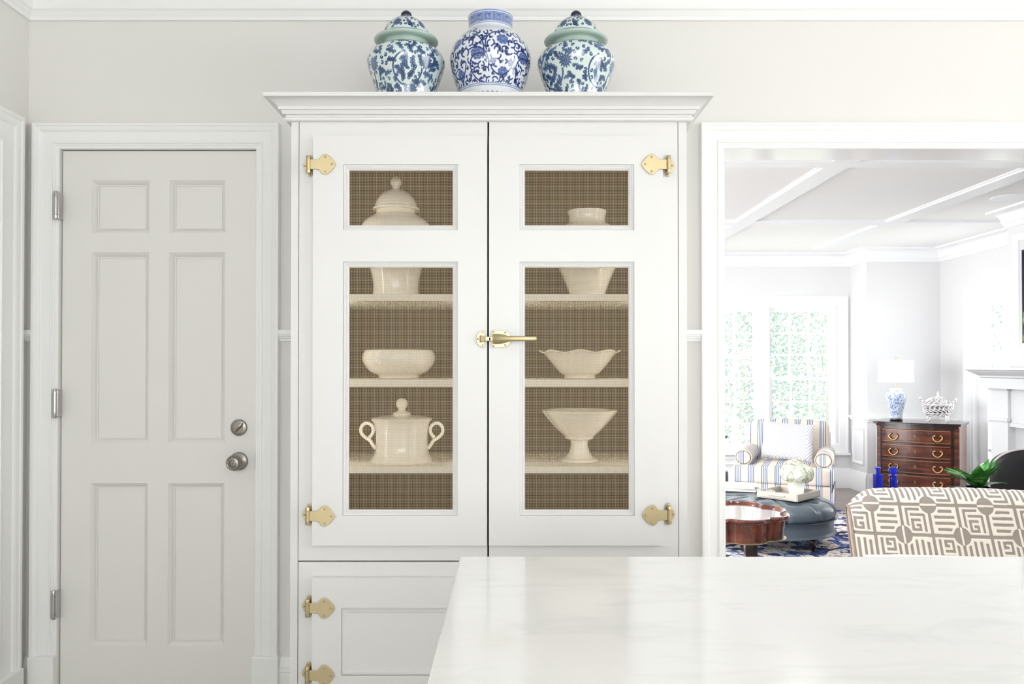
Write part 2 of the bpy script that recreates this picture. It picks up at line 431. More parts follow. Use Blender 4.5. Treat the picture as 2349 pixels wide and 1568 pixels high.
# ------------------------------------------------------------------ tall cabinet
YC = 2.36; YO = 2.34
CX0, CX1 = -0.6248, 0.5043
GX0, GX1 = -0.6037, 0.4807
CZT = 1.9616
cab = thing('tall_cabinet', 'tall white cabinet with brass hinges and mesh-screened upper doors', 'cabinet', (-0.06, 2.66, 0))
b = MB()
b.box(CX0, GX0, YC, YW - 0.036, 0, 1.985); b.box(GX1, CX1, YC, YW - 0.036, 0, 1.985)
b.box(GX0, GX1, YC + 0.012, YW - 0.04, CZT + 0.002, 1.985)
b.box(GX0, GX1, YC + 0.022, YW - 0.04, 0.690, 0.716)
b.box(GX0, GX1, YC + 0.05, YW - 0.04, 0.0, 0.10)
b.build('body', M['cab'], cab)
bk = MB(); bk.box(GX0, GX1, 2.80, 2.82, 0.716, CZT); bk.box(GX0, GX0 + 0.004, YC + 0.024, 2.80, 0.716, CZT); bk.box(GX1 - 0.004, GX1, YC + 0.024, 2.80, 0.716, CZT)
bk.box(GX0, GX1, YC + 0.024, 2.80, CZT - 0.004, CZT + 0.002)
bk.box(-0.070, -0.054, YC + 0.0225, 2.80, 0.716, CZT)
bk.box(GX0, GX1, YC + 0.03, 2.80, 0.716, 0.722)
bk.build('lining', M['cabin'], cab)
SH = 2.408
ms = SH / FPX
for y0, y1 in ((674, 690), (870, 887), (1069, 1085)):
    for a, c_ in ((GX0 + 0.004, -0.0705), (-0.0535, GX1 - 0.004)):
        MB().box(a, c_, SH, 2.80, EYE - (y1 - 835) * ms, EYE - (y0 - 835) * ms).build('shelf', M['shelf'], cab, bevel=0.0015)
SHELF_Z = [EYE - (y - 835) * ms for y in (674, 870, 1069)]
# cornice
rings = []
cprof = [(1.957, 0.0), (1.957, 0.012), (1.960, 0.016), (1.965, 0.017), (1.969, 0.013), (1.973, 0.013), (1.975, 0.020)]
for k in range(9):
    t_ = k / 8 * PI / 2
    cprof.append((1.975 + 0.037 * (math.sin(t_) * 0.55 + 0.45 * k / 8), 0.020 + 0.040 * (0.35 * k / 8 + 0.65 * (1 - math.cos(t_)))))
cprof += [(2.0125, 0.063), (2.0235, 0.063), (2.0246, 0.061), (2.0246, 0.03), (1.999, 0.028), (1.999, 0.0)]
for z, o in cprof:
    rings.append([(CX0 - o, YW - 0.002, z), (CX0 - o, YC - o, z), (CX1 + o, YC - o, z), (CX1 + o, YW - 0.002, z)])
MB().loops(rings, closed=False).build('cornice', M['cab'], cab, smooth=30)
MB().box(CX0 - 0.03, CX1 + 0.03, YC - 0.03, YW - 0.002, 1.986, 2.0).build('top_board', M['cab'], cab)

W_OUT = [(1.6453, 1.8313), (0.8399, 1.5554)]     # window openings in z (outer edge of the bead)
BEAD = [(0, 0), (0, -.0035), (.0045, -.0045), (.0048, -.0065), (.0075, -.0075), (.0085, -.006), (.0105, -.006), (.0118, -.008), (.0148, -.009), (.0148, -.016)]
def fronts(mb, x0, x1, z0, z1, wx0, wx1, wins, ya, yb, grow=0.0):
    """flat board with window openings"""
    zz = [z0]
    for a, c_ in wins: zz += [a - grow, c_ + grow]
    zz.append(z1)
    mb.box(x0, wx0 - grow, ya, yb, z0, z1); mb.box(wx1 + grow, x1, ya, yb, z0, z1)
    for k in range(0, len(zz), 2): mb.box(wx0 - grow, wx1 + grow, ya, yb, zz[k], zz[k + 1])

def wire_screen(name, x0, x1, z0, z1, y, parent, pitch=0.0044, r=0.00035, amp=0.00045):
    """woven screen of crimped wires: undulating square-section wires, alternating over and under"""
    nx = int(round((x1 - x0) / pitch)); nz = int(round((z1 - z0) / pitch))
    X = np.linspace(x0, x1, nx + 1); Z = np.linspace(z0, z1, nz + 1)
    V = []; F = []; base = 0
    def wires(P, axis):
        # P: (wires, points, 3)
        nonlocal base
        n, m_ = P.shape[:2]
        off = np.array([[1, 1], [1, -1], [-1, -1], [-1, 1]], float) * r * 0.7071 * 1.25
        Q = np.repeat(P[:, :, None, :], 4, 2)
        if axis == 'x': Q[..., 1] += off[:, 0]; Q[..., 2] += off[:, 1]
        else: Q[..., 1] += off[:, 0]; Q[..., 0] += off[:, 1]
        V.append(Q.reshape(-1, 3))
        idx = base + np.arange(n * m_ * 4).reshape(n, m_, 4)
        for k in range(4):
            a = idx[:, :-1, k]; b_ = idx[:, :-1, (k + 1) % 4]; c_ = idx[:, 1:, (k + 1) % 4]; d_ = idx[:, 1:, k]
            F.append(np.stack([a, b_, c_, d_], -1).reshape(-1, 4))
        base += n * m_ * 4
    ii, jj = np.meshgrid(np.arange(nx + 1), np.arange(nz + 1), indexing='ij')
    sgn = np.where((ii + jj) % 2 == 0, 1.0, -1.0)
    P = np.stack([X[ii], y + amp * sgn, Z[jj]], -1); wires(P, 'z')
    P = np.stack([X[ii], y - amp * sgn, Z[jj]], -1).transpose(1, 0, 2); wires(P, 'x')
    V = np.concatenate(V); F = np.concatenate(F)
    me = bpy.data.meshes.new(name)
    me.vertices.add(len(V)); me.vertices.foreach_set('co', V.astype(np.float32).ravel())
    me.loops.add(F.size); me.loops.foreach_set('vertex_index', F.astype(np.int32).ravel())
    me.polygons.add(len(F)); me.polygons.foreach_set('loop_start', np.arange(0, F.size, 4, dtype=np.int32)); me.polygons.foreach_set('loop_total', np.full(len(F), 4, np.int32))
    me.update(calc_edges=True); me.materials.append(M['wire'])
    o = bpy.data.objects.new(name, me); put(o, parent, True); o['kind'] = 'stuff'
    o['label'] = 'woven bronze wire screen'
    return o

def cab_door(base_x, over_x, win_x, base_z, over_z):
    d = MB()
    fronts(d, over_x[0], over_x[1], over_z[0], over_z[1], win_x[0], win_x[1], W_OUT[::-1], YO, YC)
    for a, c_ in W_OUT: d.frame(win_x[0], win_x[1], a, c_, BEAD, YO)
    o = d.build('door', M['cab'], cab, smooth=25)
    e = MB(); fronts(e, base_x[0], base_x[1], base_z[0], base_z[1], win_x[0], win_x[1], W_OUT[::-1], YC, YC + 0.02, grow=0.0)
    e.build('backing_frame', M['cab'], o)
    for a, c_ in W_OUT:
        wire_screen('wire_screen', win_x[0] + 0.0125, win_x[1] - 0.0125, a + 0.0125, c_ - 0.0125, YO + 0.0105, o)
    return o
cab_door((GX0 + 0.0018, -0.0648), (-0.558, -0.0648), (-0.4717, -0.1478), (0.7085, CZT - 0.0022), (0.755, 1.9126))
cab_door((-0.0596, GX1 - 0.0018), (-0.0596, 0.4335), (0.0271, 0.3510), (0.7085, CZT - 0.0022), (0.755, 1.9126))
# lower doors with flat panel
LZ0, LZ1, LB0, LB1 = 0.312, 0.665, 0.275, 0.7045
for bx, ox, wx in (((GX0 + 0.0018, -0.0648), (-0.558, -0.0648), (-0.4745, -0.146)), ((-0.0596, GX1 - 0.0018), (-0.0596, 0.4335), (0.024, 0.352))):
    d = MB(); fronts(d, ox[0], ox[1], LZ0, LZ1, wx[0], wx[1], [(0.3916, 0.580)], YO, YC)
    d.frame(wx[0], wx[1], 0.3916, 0.580, [(0, 0), (0, -.003), (.004, -.003), (.006, -.0062), (.009, -.0062), (.0105, -.009), (.0140, -.009), (.0158, -.0115), (.0175, -.0118), (.0175, -.014)], YO)
    o = d.build('lower_door', M['cab'], cab, smooth=25)
    MB().box(wx[0] + 0.016, wx[1] - 0.016, YO + 0.0120, YC, 0.4076, 0.564).build('panel', M['cab'], o)
    MB().box(bx[0], bx[1], YC, YC + 0.02, LB0, LB1).build('backing_board', M['cab'], o, bevel=0.0008)
MB().box(GX0 + 0.0018, GX1 - 0.0018, YC, YC + 0.02, 0.10, 0.2715).build('drawer_front', M['cab'], cab, bevel=0.001)

# hinges: strap leaf on the door, pointed plate on the frame, barrel between
U = YO / FPX
big = [(3, 11.5), (20, 11.5), (25, 13), (29, 18), (33, 22.5), (38, 24), (45, 21.5), (52, 15.8), (58, 8.5), (61.8, 2.5), (62.5, 0)]
small = [(5, 15), (4.6, 21), (2.5, 24.5), (-1, 25.5), (-4.5, 23.5), (-6.5, 17.5), (-11, 11), (-15, 5), (-16.5, 0)]
def hinge(x, z, s):
    out = [(x + s * a * U, z + b_ * U) for a, b_ in big] + [(x + s * a * U, z - b_ * U) for a, b_ in big[-2::-1]]
    if s > 0: out = out[::-1]
    o = MB().prism(out, YO - 0.0036, YO - 0.0002).build('hinge', M['brass'], cab, bevel=0.0009)
    out = [(x + s * a * U, z + b_ * U) for a, b_ in small] + [(x + s * a * U, z - b_ * U) for a, b_ in small[-2::-1]]
    if s < 0: out = out[::-1]
    MB().prism(out, YC - 0.0036, YC - 0.0002).build('frame_plate', M['brass'], o, bevel=0.0009)
    k = MB(); r = 5.2 * U; yb = YO - 0.0030
    k.lathe([(r * .55, -20.5 * U), (r * .9, -20 * U), (r, -18.5 * U), (r, -12.2 * U), (r * .86, -12 * U), (r * .86, -11.6 * U), (r, -11.4 * U), (r, 11.4 * U), (r * .86, 11.6 * U), (r * .86, 12 * U), (r, 12.2 * U), (r, 18.5 * U), (r * .9, 20 * U), (r * .55, 20.5 * U)], 16, (x, yb, z), cap=True)
    k.build('barrel', M['brass'], o, smooth=40)
    MB().box(x - 3.4 * U, x + 3.4 * U, yb, YC - 0.003, z - 18 * U, z + 18 * U).build('barrel_bracket', M['brass'], o, bevel=0.001)
    for a, b_, yy_ in ((39, 16.5, YO), (39, -16.5, YO), (54, 0, YO), (-11.5, 0, YC), (-0.5, 21.5, YC - 0.0005), (-0.5, -21.5, YC - 0.0005)):
        MB().dome((x + s * a * U, yy_ - 0.0035, z + b_ * U), 2.7 * U, 1.8 * U).build('screw', M['brass'], o, smooth=60)
for y in (376, 1182, 1392, 1545): hinge(px(707, YO), pz(y, YO), 1)
for y in (376, 1180, 1392, 1545): hinge(px(1534.5, YO), pz(y, YO), -1)

# latch: keeper on the left door, body and lever on the right door
lx = lambda v: px(v, YO); zc = pz(777, YO)
R_ = 20 * U
out = [(lx(1111.5), zc - R_), (lx(1111.5), zc + R_)] + [(lx(1111.5) - R_ * 0.97 * math.sin(PI * k / 16), zc + R_ * math.cos(PI * k / 16)) for k in range(1, 16)]
keep = MB().prism(out, YO - 0.004, YO - 0.0002).build('latch_keeper', M['brass'], cab, bevel=0.0009)
MB().loops([[(lx(1100), YO - 0.0035, zc - 8.5 * U), (lx(1100), YO - 0.0035, zc + 8.5 * U), (lx(1112), YO - 0.0035, zc + 7 * U), (lx(1112), YO - 0.0035, zc - 7 * U)],
            [(lx(1103), YO - 0.014, zc - 6.5 * U), (lx(1103), YO - 0.014, zc + 6.5 * U), (lx(1112), YO - 0.017, zc + 6 * U), (lx(1112), YO - 0.017, zc - 6 * U)]], True, False, True).build('strike', M['brass'], keep, bevel=0.0008)
for a, b_ in ((1107.5, 15), (1096, 0), (1107.5, -15)): MB().dome((lx(a), YO - 0.0039, zc + b_ * U), 2.4 * U, 1.8 * U).build('screw', M['brass'], keep, smooth=60)
out = [(lx(1129), zc - R_), (lx(1153), zc - R_)] + [(lx(1153) + 20 * U * math.sin(PI * k / 16), zc - R_ * math.cos(PI * k / 16)) for k in range(1, 16)] + [(lx(1153), zc + R_), (lx(1129), zc + R_)]
lat = MB().prism(out, YO - 0.004, YO - 0.0002).build('latch', M['brass'], cab, bevel=0.0009)
body = MB(); rr = []
for xx, hw, top in ((1130.5, 11.5, .014), (1134, 12.2, .0165), (1146, 12, .019), (1158, 9.5, .0185), (1168, 6.5, .016), (1173, 5, .013)):
    rr.append([(lx(xx), YO - 0.0035, zc - hw * U), (lx(xx), YO - top * 0.75, zc - hw * U * 0.95), (lx(xx), YO - top, zc - hw * 0.55 * U), (lx(xx), YO - top, zc + hw * 0.55 * U), (lx(xx), YO - top * 0.75, zc + hw * U * 0.95), (lx(xx), YO - 0.0035, zc + hw * U)])
body.loops(rr, True, True, True).build('housing', M['brass'], lat, smooth=35)
lev = MB(); rr = []
for xx, hw, y0, th in ((1132, 7.2, .017, .010), (1140, 7.6, .022, .011), (1155, 6.6, .028, .011), (1172, 6.2, .033, .010), (1195, 5.8, .037, .0088), (1215, 5.5, .038, .008), (1226, 5.2, .038, .0075), (1229.5, 4.0, .0375, .006), (1230.5, 1.5, .037, .004)):
    oval = [(math.cos(2 * PI * k / 12), math.sin(2 * PI * k / 12)) for k in range(12)]
    rr.append([(lx(xx), YO - y0 + th / 2 * abs(c_) ** .6 * math.copysign(1, c_), zc + hw * U * abs(s_) ** .6 * math.copysign(1, s_)) for c_, s_ in oval])
lev.loops(rr, True, True, True).build('lever', M['brass'], lat, smooth=50)
MB().box(lx(1113), lx(1131), YO - 0.0125, YO - 0.0055, zc - 5 * U, zc + 5 * U).build('bolt', M['brass'], lat, bevel=0.0012)
MB().box(lx(1122), lx(1125.5), YO - 0.0130, YO - 0.0120, zc - 3.6 * U, zc + 3 * U).build('bolt_slot', M['dark'], lat)
for a, b_ in ((1132.5, 16.2), (1132.5, -16.2), (1159, 14.5), (1159, -14.5)): MB().dome((lx(a), YO - 0.0039, zc + b_ * U), 2.4 * U, 1.8 * U).build('screw', M['brass'], lat, smooth=60)

# slim fill lights added unseen behind the door stiles to brighten the crockery
M['strip'] = mat('fill_strip_housing', (226, 222, 214), .5)
for x_ in (-0.515, -0.105, -0.016, 0.398):
    MB().box(x_ - .006, x_ + .006, YC + 0.0215, YC + 0.0275, 0.84, 1.84).build('fill_strip', M['strip'], cab)
    area('cabinet_fill_light', (x_, YC + 0.0285, 1.34), (PI / 2, 0, 0), 0.010, 0.98, 0.80, (1.0, 0.97, 0.91))
# ------------------------------------------------------------------ white crockery inside the cabinet
K = 2.53 / FPX
def crock(name, label, cat, xpx, zi, yc=2.53):
    return thing(name, label, cat, ((xpx - 1170) * yc / FPX, yc, SHELF_Z[zi]))
def turn(pts, n=60, seg=56):
    return MB().lathe(smoothprof(pts, n)[0], seg, cap=True)
# tall lidded ginger jar
t = crock('ginger_jar', 'tall white ceramic ginger jar with domed lid on the top cabinet shelf', 'jar', 908, 0)
turn([(.066, 0), (.071, .004), (.069, .03), (.074, .07), (.090, .125), (.106, .18), (.108, .205), (.098, .228), (.076, .245), (.061, .254), (.059, .268)], 70).build('body', M['ceramic'], t, smooth=60, world=False)
lid = turn([(.070, .266), (.0715, .269), (.070, .273), (.064, .275), (.064, .280), (.058, .297), (.046, .313), (.030, .324), (.016, .328)], 40).build('lid', M['ceramic'], t, smooth=50, world=False)
turn([(.015, .326), (.010, .333), (.0165, .346), (.0175, .353), (.013, .363), (.006, .370), (.001, .374)], 24, 24).build('finial', M['ceramic'], lid, smooth=60, world=False)
# open jar
t = crock('open_jar', 'round white ceramic jar without lid on the top cabinet shelf', 'jar', 1347, 0)
turn([(.052, 0), (.055, .004), (.058, .02), (.080, .075), (.104, .13), (.110, .165), (.102, .195), (.083, .213), (.064, .223), (.056, .232), (.056, .248), (.060, .262), (.0565, .262), (.052, .250), (.051, .232)], 80).build('body', M['ceramic'], t, smooth=60, world=False)
# basket weave bowl
t = crock('weave_bowl', 'white ceramic bowl with basket-weave sides on the middle shelf', 'bowl', 915, 1)
prof, _ = smoothprof([(.058, 0), (.062, .003), (.062, .010), (.085, .022), (.103, .042), (.110, .060), (.108, .076), (.103, .086), (.099, .086), (.101, .070), (.094, .045), (.070, .022), (.002, .018)], 90)
mb = MB(); seg = 96; rings = []
for i, (r, z) in enumerate(prof):
    ring = []
    for k in range(seg):
        w_ = 0.0011 * math.sin(k * 2 * PI / 4 + (PI if int(z / .0065) % 2 else 0)) if (.020 < z < .076 and i < 50) else 0
        ring.append(((r + w_) * math.cos(2 * PI * k / seg), (r + w_) * math.sin(2 * PI * k / seg), z))
    rings.append(ring)
mb.loops(rings, True, True, True).build('bowl', M['ceramic'], t, smooth=50, world=False)
# scalloped bowl
t = crock('scalloped_bowl', 'white ceramic bowl with wavy flared rim on the middle shelf', 'bowl', 1330, 1)
prof, _ = smoothprof([(.046, 0), (.049, .003), (.047, .010), (.062, .020), (.084, .045), (.102, .068), (.114, .079), (.123, .082), (.120, .085), (.108, .080), (.085, .055), (.055, .022), (.002, .016)], 70)
rings = []
for i, (r, z) in enumerate(prof):
    f = max(0, (z - .05) / .035) ** 1.5
    rings.append([((r + .004 * f * math.cos(8 * 2 * PI * k / 96)) * math.cos(2 * PI * k / 96), (r + .004 * f * math.cos(8 * 2 * PI * k / 96)) * math.sin(2 * PI * k / 96), z + .0035 * f * math.cos(8 * 2 * PI * k / 96 + .6)) for k in range(96)])
MB().loops(rings, True, True, True).build('bowl', M['ceramic'], t, smooth=50, world=False)
# tureen
t = crock('soup_tureen', 'white ceramic lidded tureen with two loop handles on the lowest shelf', 'tureen', 922, 2, 2.53)
turn([(.093, 0), (.095, .004), (.092, .012), (.085, .022), (.080, .04), (.079, .07), (.080, .10), (.085, .118), (.093, .129), (.0925, .132), (.086, .131)], 70).build('body', M['ceramic'], t, smooth=50, world=False)
lid = turn([(.088, .130), (.087, .134), (.060, .139), (.030, .142), (.027, .148), (.018, .152), (.012, .156)], 30).build('lid', M['ceramic'], t, smooth=50, world=False)
turn([(.012, .154), (.0105, .160), (.017, .168), (.0185, .176), (.016, .185), (.010, .191), (.001, .194)], 24, 24).build('knob', M['ceramic'], lid, smooth=60, world=False)
for s in (-1, 1):
    pts = [(s * .080, 0, .040), (s * .088, 0, .050), (s * .097, 0, .064), (s * .112, 0, .074), (s * .124, 0, .088), (s * .123, 0, .106), (s * .110, 0, .117), (s * .095, 0, .113), (s * .087, 0, .101), (s * .089, 0, .086), (s * .099, 0, .073)]
    pts = [(*p,) for p in smoothprof([(p[0] * s, p[2]) for p in pts], 30)[0]]
    MB().tube([(s * a, 0, b_) for a, b_ in pts], .0055, 10).build('handle', M['ceramic'], t, smooth=60, world=False)
# compote
t = crock('footed_compote', 'white ceramic footed compote with fluted bowl on the lowest shelf', 'compote', 1329, 2, 2.53)
prof, _ = smoothprof([(.056, 0), (.059, .003), (.056, .009), (.045, .014), (.034, .026), (.027, .045), (.026, .058), (.030, .066), (.042, .070), (.046, .078), (.066, .096), (.090, .122), (.112, .149), (.116, .154), (.111, .155), (.090, .130), (.060, .098), (.030, .080), (.002, .078)], 100)
rings = []
for i, (r, z) in enumerate(prof):
    f = 1.0 if z > .074 else 0.0
    rings.append([((r * (1 - .035 * f * (1 - abs(math.cos(5 * PI * 2 * k / 120 / 1.0))) ** 1)) * math.cos(2 * PI * k / 120), (r * (1 - .035 * f * (1 - abs(math.cos(5 * PI * 2 * k / 120))))) * math.sin(2 * PI * k / 120), z) for k in range(120)])
MB().loops(rings, True, True, True).build('bowl', M['ceramic'], t, smooth=40, world=False)

# ------------------------------------------------------------------ blue and white jars on the cabinet
class Canvas:
    """paint layer unrolled round a jar: u in metres round the girth (wraps), v in metres up the profile"""
    def __init__(self, W, H, res=0.0006):
        self.res = res; self.nw = int(W / res); self.nh = int(H / res); self.W = W; self.H = H
        self.a = np.zeros((self.nh, self.nw), np.float32)
    def disc(self, u, v, r, val, soft=0.0006, mode='max'):
        s = self.res; R_ = r + soft
        j0 = max(0, int((v - R_) / s)); j1 = min(self.nh, int((v + R_) / s) + 2)
        i0 = int((u - R_) / s); i1 = int((u + R_) / s) + 2
        if j1 <= j0: return
        ii = np.arange(i0, i1); jj = np.arange(j0, j1)
        d = np.hypot((ii * s - u)[None, :], (jj * s - v)[:, None])
        k = np.clip((r + soft * .5 - d) / soft, 0, 1)
        w_ = ii % self.nw; sub = self.a[j0:j1][:, w_]
        if mode == 'max': sub = np.maximum(sub, k * val)
        else: sub = sub * (1 - k) + val * k
        self.a[j0:j1, w_] = sub
    def stroke(self, pts, r0, r1, val, mode='max'):
        pts = np.array(pts, float); n = len(pts)
        for i, (u, v) in enumerate(pts):
            t = i / max(1, n - 1); self.disc(u, v, r0 + (r1 - r0) * t, val, mode=mode)
    def arc(self, cx, cy, R0, R1, a0, a1, r0, r1, val, mode='max'):
        n = max(6, int(abs(a1 - a0) * max(R0, R1) / (0.0009)))
        t = np.linspace(0, 1, n); a = a0 + (a1 - a0) * t; R_ = R0 + (R1 - R0) * t
        self.stroke(np.stack([cx + R_ * np.cos(a), cy + R_ * np.sin(a)], 1), r0, r1, val, mode)
        return cx + R1 * math.cos(a1), cy + R1 * math.sin(a1)
    def curl(self, x, y, ang, size, hand, val):
        """comma-shaped scroll leaf with a bulb end"""
        R_ = size * .36; cx = x + R_ * math.cos(ang + hand * PI / 2); cy = y + R_ * math.sin(ang + hand * PI / 2)
        a0 = ang - hand * PI / 2
        ex, ey = self.arc(cx, cy, R_, R_ * .45, a0, a0 + hand * 4.2, size * .20, size * .10, val)
        self.disc(ex, ey, size * .16, val)
    def leafcluster(self, x, y, ang, size, n=4, val=.9):
        bend = random.choice((-1, 1)) * .9; n = n + 2; p = [(x, y)]; a = ang
        for k in range(24):
            a += bend / 24; p.append((p[-1][0] + math.cos(a) * size * 1.25 / 24, p[-1][1] + math.sin(a) * size * 1.25 / 24))
        self.stroke(p, size * .15, size * .05, val)
        for k in range(n):
            h = 1 if k % 2 else -1
            t = (k + .5) / n; q = p[int(t * 24)]; a = ang + bend * t
            self.curl(q[0], q[1], a + h * (.9 - .3 * t), size * (.62 - .2 * t), h, val * (1 - .3 * random.random()))
    def mum(self, x, y, R_, val=.72):
        self.disc(x, y, R_ * 1.08, .0, mode='set')
        for ring, (rr, n) in enumerate(((1.0, 13), (.62, 9))):
            for k in range(n):
                a = 2 * PI * k / n + ring * .3
                for t in np.linspace(.28, 1, 12):
                    self.disc(x + math.cos(a) * R_ * rr * t, y + math.sin(a) * R_ * rr * t, R_ * .15 * math.sin(PI * min(1, t * 1.0) * .93) + R_ * .02, val * (.75 + .35 * t))
                self.stroke([(x + math.cos(a) * R_ * rr * t, y + math.sin(a) * R_ * rr * t) for t in np.linspace(.45, .8, 5)], R_ * .03, R_ * .02, .25, mode='set')
        self.disc(x, y, R_ * .22, .95, mode='set'); self.disc(x, y, R_ * .10, .35, mode='set')
    def peony(self, x, y, R_):
        self.disc(x, y, R_ * 1.1, .0, mode='set')
        for k in range(8):
            a = 2 * PI * k / 8 + .4; q = R_ * .62
            self.disc(x + math.cos(a) * q, y + math.sin(a) * q * .85, R_ * .40, .22, mode='set')
            self.disc(x + math.cos(a) * q, y + math.sin(a) * q * .85, R_ * .34, .62, mode='set')
        for k in range(5):
            a = 2 * PI * k / 5; q = R_ * .28
            self.disc(x + math.cos(a) * q, y + math.sin(a) * q, R_ * .30, .25, mode='set'); self.disc(x + math.cos(a) * q, y + math.sin(a) * q, R_ * .25, .72, mode='set')
        self.arc(x, y, R_ * .2, R_ * .2, 0, 6.28, R_ * .04, R_ * .04, .3, mode='set')
    def occupied(self, x, y, r):
        s = self.res; j0 = max(0, int((y - r) / s)); j1 = min(self.nh, int((y + r) / s) + 1); w_ = np.arange(int((x - r) / s), int((x + r) / s) + 1) % self.nw
        if j1 <= j0: return 1
        return float((self.a[j0:j1][:, w_] > .15).mean())
    def sample(self, u, v):
        i = (np.asarray(u) / self.res) % self.nw; j = np.clip(np.asarray(v) / self.res, 0, self.nh - 1.001)
        i0 = i.astype(int); fi = i - i0; i1 = (i0 + 1) % self.nw; i0 = i0 % self.nw; j0 = j.astype(int); fj = j - j0
        A = self.a
        return (A[j0, i0] * (1 - fi) + A[j0, i1] * fi) * (1 - fj) + (A[j0 + 1, i0] * (1 - fi) + A[j0 + 1, i1] * fi) * fj

def painted_lathe(name, pts, n, seg, canvas, m, parent):
    prof, L = smoothprof(pts, n)
    mb = MB().lathe(prof, seg, cap=True)
    o = mb.build(name, m, parent, smooth=60, world=False)
    R_, Z_ = np.array(prof).T
    s = np.concatenate([[0], np.cumsum(np.hypot(np.diff(R_), np.diff(Z_)))])
    u = np.tile(np.arange(seg) / seg * canvas.W, n); v = np.repeat(s, seg)
    paint_attr(o.data, canvas.sample(u, v))
    return o

def scatter(cv, v0, v1, n, kinds, tries=4000, rmin=.006, limit=.06):
    placed = 0
    for _ in range(tries):
        if placed >= n: break
        u = random.random() * cv.W; v = v0 + random.random() * (v1 - v0); f = random.choice(kinds)
        if cv.occupied(u, v, rmin) < limit: f(u, v); placed += 1

glaze_stops = [(0.0, (222, 236, 232)), (0.18, (196, 212, 220)), (0.5, (80, 110, 150)), (0.8, (36, 60, 102)), (1.0, (16, 32, 62))]
M['blue_glaze'] = ramp_mat('blue_and_celadon_glaze', glaze_stops, attr_src, 0.12, 0.6)
M['blue_glaze2'] = ramp_mat('cobalt_and_white_glaze', [(0.0, (236, 240, 244)), (0.2, (186, 200, 226)), (0.5, (92, 116, 178)), (0.8, (38, 54, 124)), (1.0, (16, 24, 72))], attr_src, 0.12, 0.6)
M['celadon'] = mat('celadon_glaze', (186, 206, 194), 0.15, coat=0.5)
M['navy'] = mat('navy_glaze', (20, 28, 58), 0.12, coat=0.6)
YJ = 2.58; ZJ = 2.0
GW = 2 * PI * .121
body_pts = [(.070, 0), (.074, .004), (.076, .03), (.088, .09), (.096, .122), (.111, .165), (.1205, .198), (.1195, .214), (.108, .235), (.086, .249), (.072, .2545)]
cv = Canvas(GW, .33)
for k in range(4):
    u0 = k * GW / 4 + .02
    cv.arc(u0, .160, .050, .050, 2.0, 2.0 + 4.9, .0026, .0032, .85)
    cv.mum(u0 + .062, .185, .022)
    cv.mum(u0 - .022, .262, .020)
    cv.mum(u0 + .02, .100, .020)
    for a in (0.3, 1.8, 3.4, 4.9): cv.leafcluster(u0 + .022 * math.cos(a), .160 + .022 * math.sin(a), a + 1.9, .026, 5)
    cv.leafcluster(u0, .160, 2.0, .018, 4)
for a, h in ((.0065, 400), ):
    scatter(cv, .03, .285, h, [lambda u, v: cv.leafcluster(u, v, random.random() * 6.28, .022, 4), lambda u, v: cv.curl(u, v, random.random() * 6.28, .014, 1, .8), lambda u, v: cv.curl(u, v, random.random() * 6.28, .014, -1, .85)], rmin=.0052, limit=.10)
cv.a *= (.82 + .18 * np.sin(np.arange(cv.nw) / 37.0)[None, :] * np.sin(np.arange(cv.nh) / 29.0)[:, None])
LW = 2 * PI * .075
lv = Canvas(LW, .16)
for k in range(5):
    lv.leafcluster(k * LW / 5, .020, 1.6, .024, 5); lv.mum(k * LW / 5 + LW / 10, .036, .017); lv.leafcluster(k * LW / 5 + .02, .062, 3.4, .018, 4)
scatter(lv, .016, .085, 90, [lambda u, v: lv.curl(u, v, random.random() * 6.28, .012, 1, .8)], rmin=.005, limit=.08)
lv.a[:int(.012 / lv.res)] = 0; lv.a[int(.0085 / lv.res):int(.0105 / lv.res)] = .55

def temple_jar(x, label, src=None, rz=0.0):
    t = thing('temple_jar', label, 'jar', (x, YJ, ZJ), rz, 'blue and white jars on the cabinet')
    if src:
        for ch in src.children:
            c_ = twin(ch, t)
            for g_ in ch.children: twin(g_, c_)
        return t
    painted_lathe('body', body_pts, 190, 600, cv, M['blue_glaze'], t)
    turn([(.070, .250), (.071, .262), (.070, .274), (.060, .276)], 12).build('neck', M['celadon'], t, smooth=50, world=False)
    turn([(.072, .268), (.090, .267), (.0985, .271), (.0995, .276), (.094, .280), (.080, .284), (.070, .285)], 40, 72).build('rim', M['celadon'], t, smooth=60, world=False)
    lid = painted_lathe('lid', [(.080, .281), (.076, .288), (.070, .303), (.058, .323), (.040, .339), (.020, .347), (.004, .348)], 80, 360, lv, M['blue_glaze'], t)
    turn([(.013, .346), (.0165, .350), (.0175, .357), (.0145, .364), (.007, .370), (.001, .372)], 20, 28).build('knob', M['navy'], lid, smooth=60, world=False)
    return t
j1 = temple_jar(px(931, YJ), 'lidded blue and white ginger jar nearest the painted door')
temple_jar(px(1322, YJ), 'lidded blue and white ginger jar nearest the open doorway', j1, 2.1)

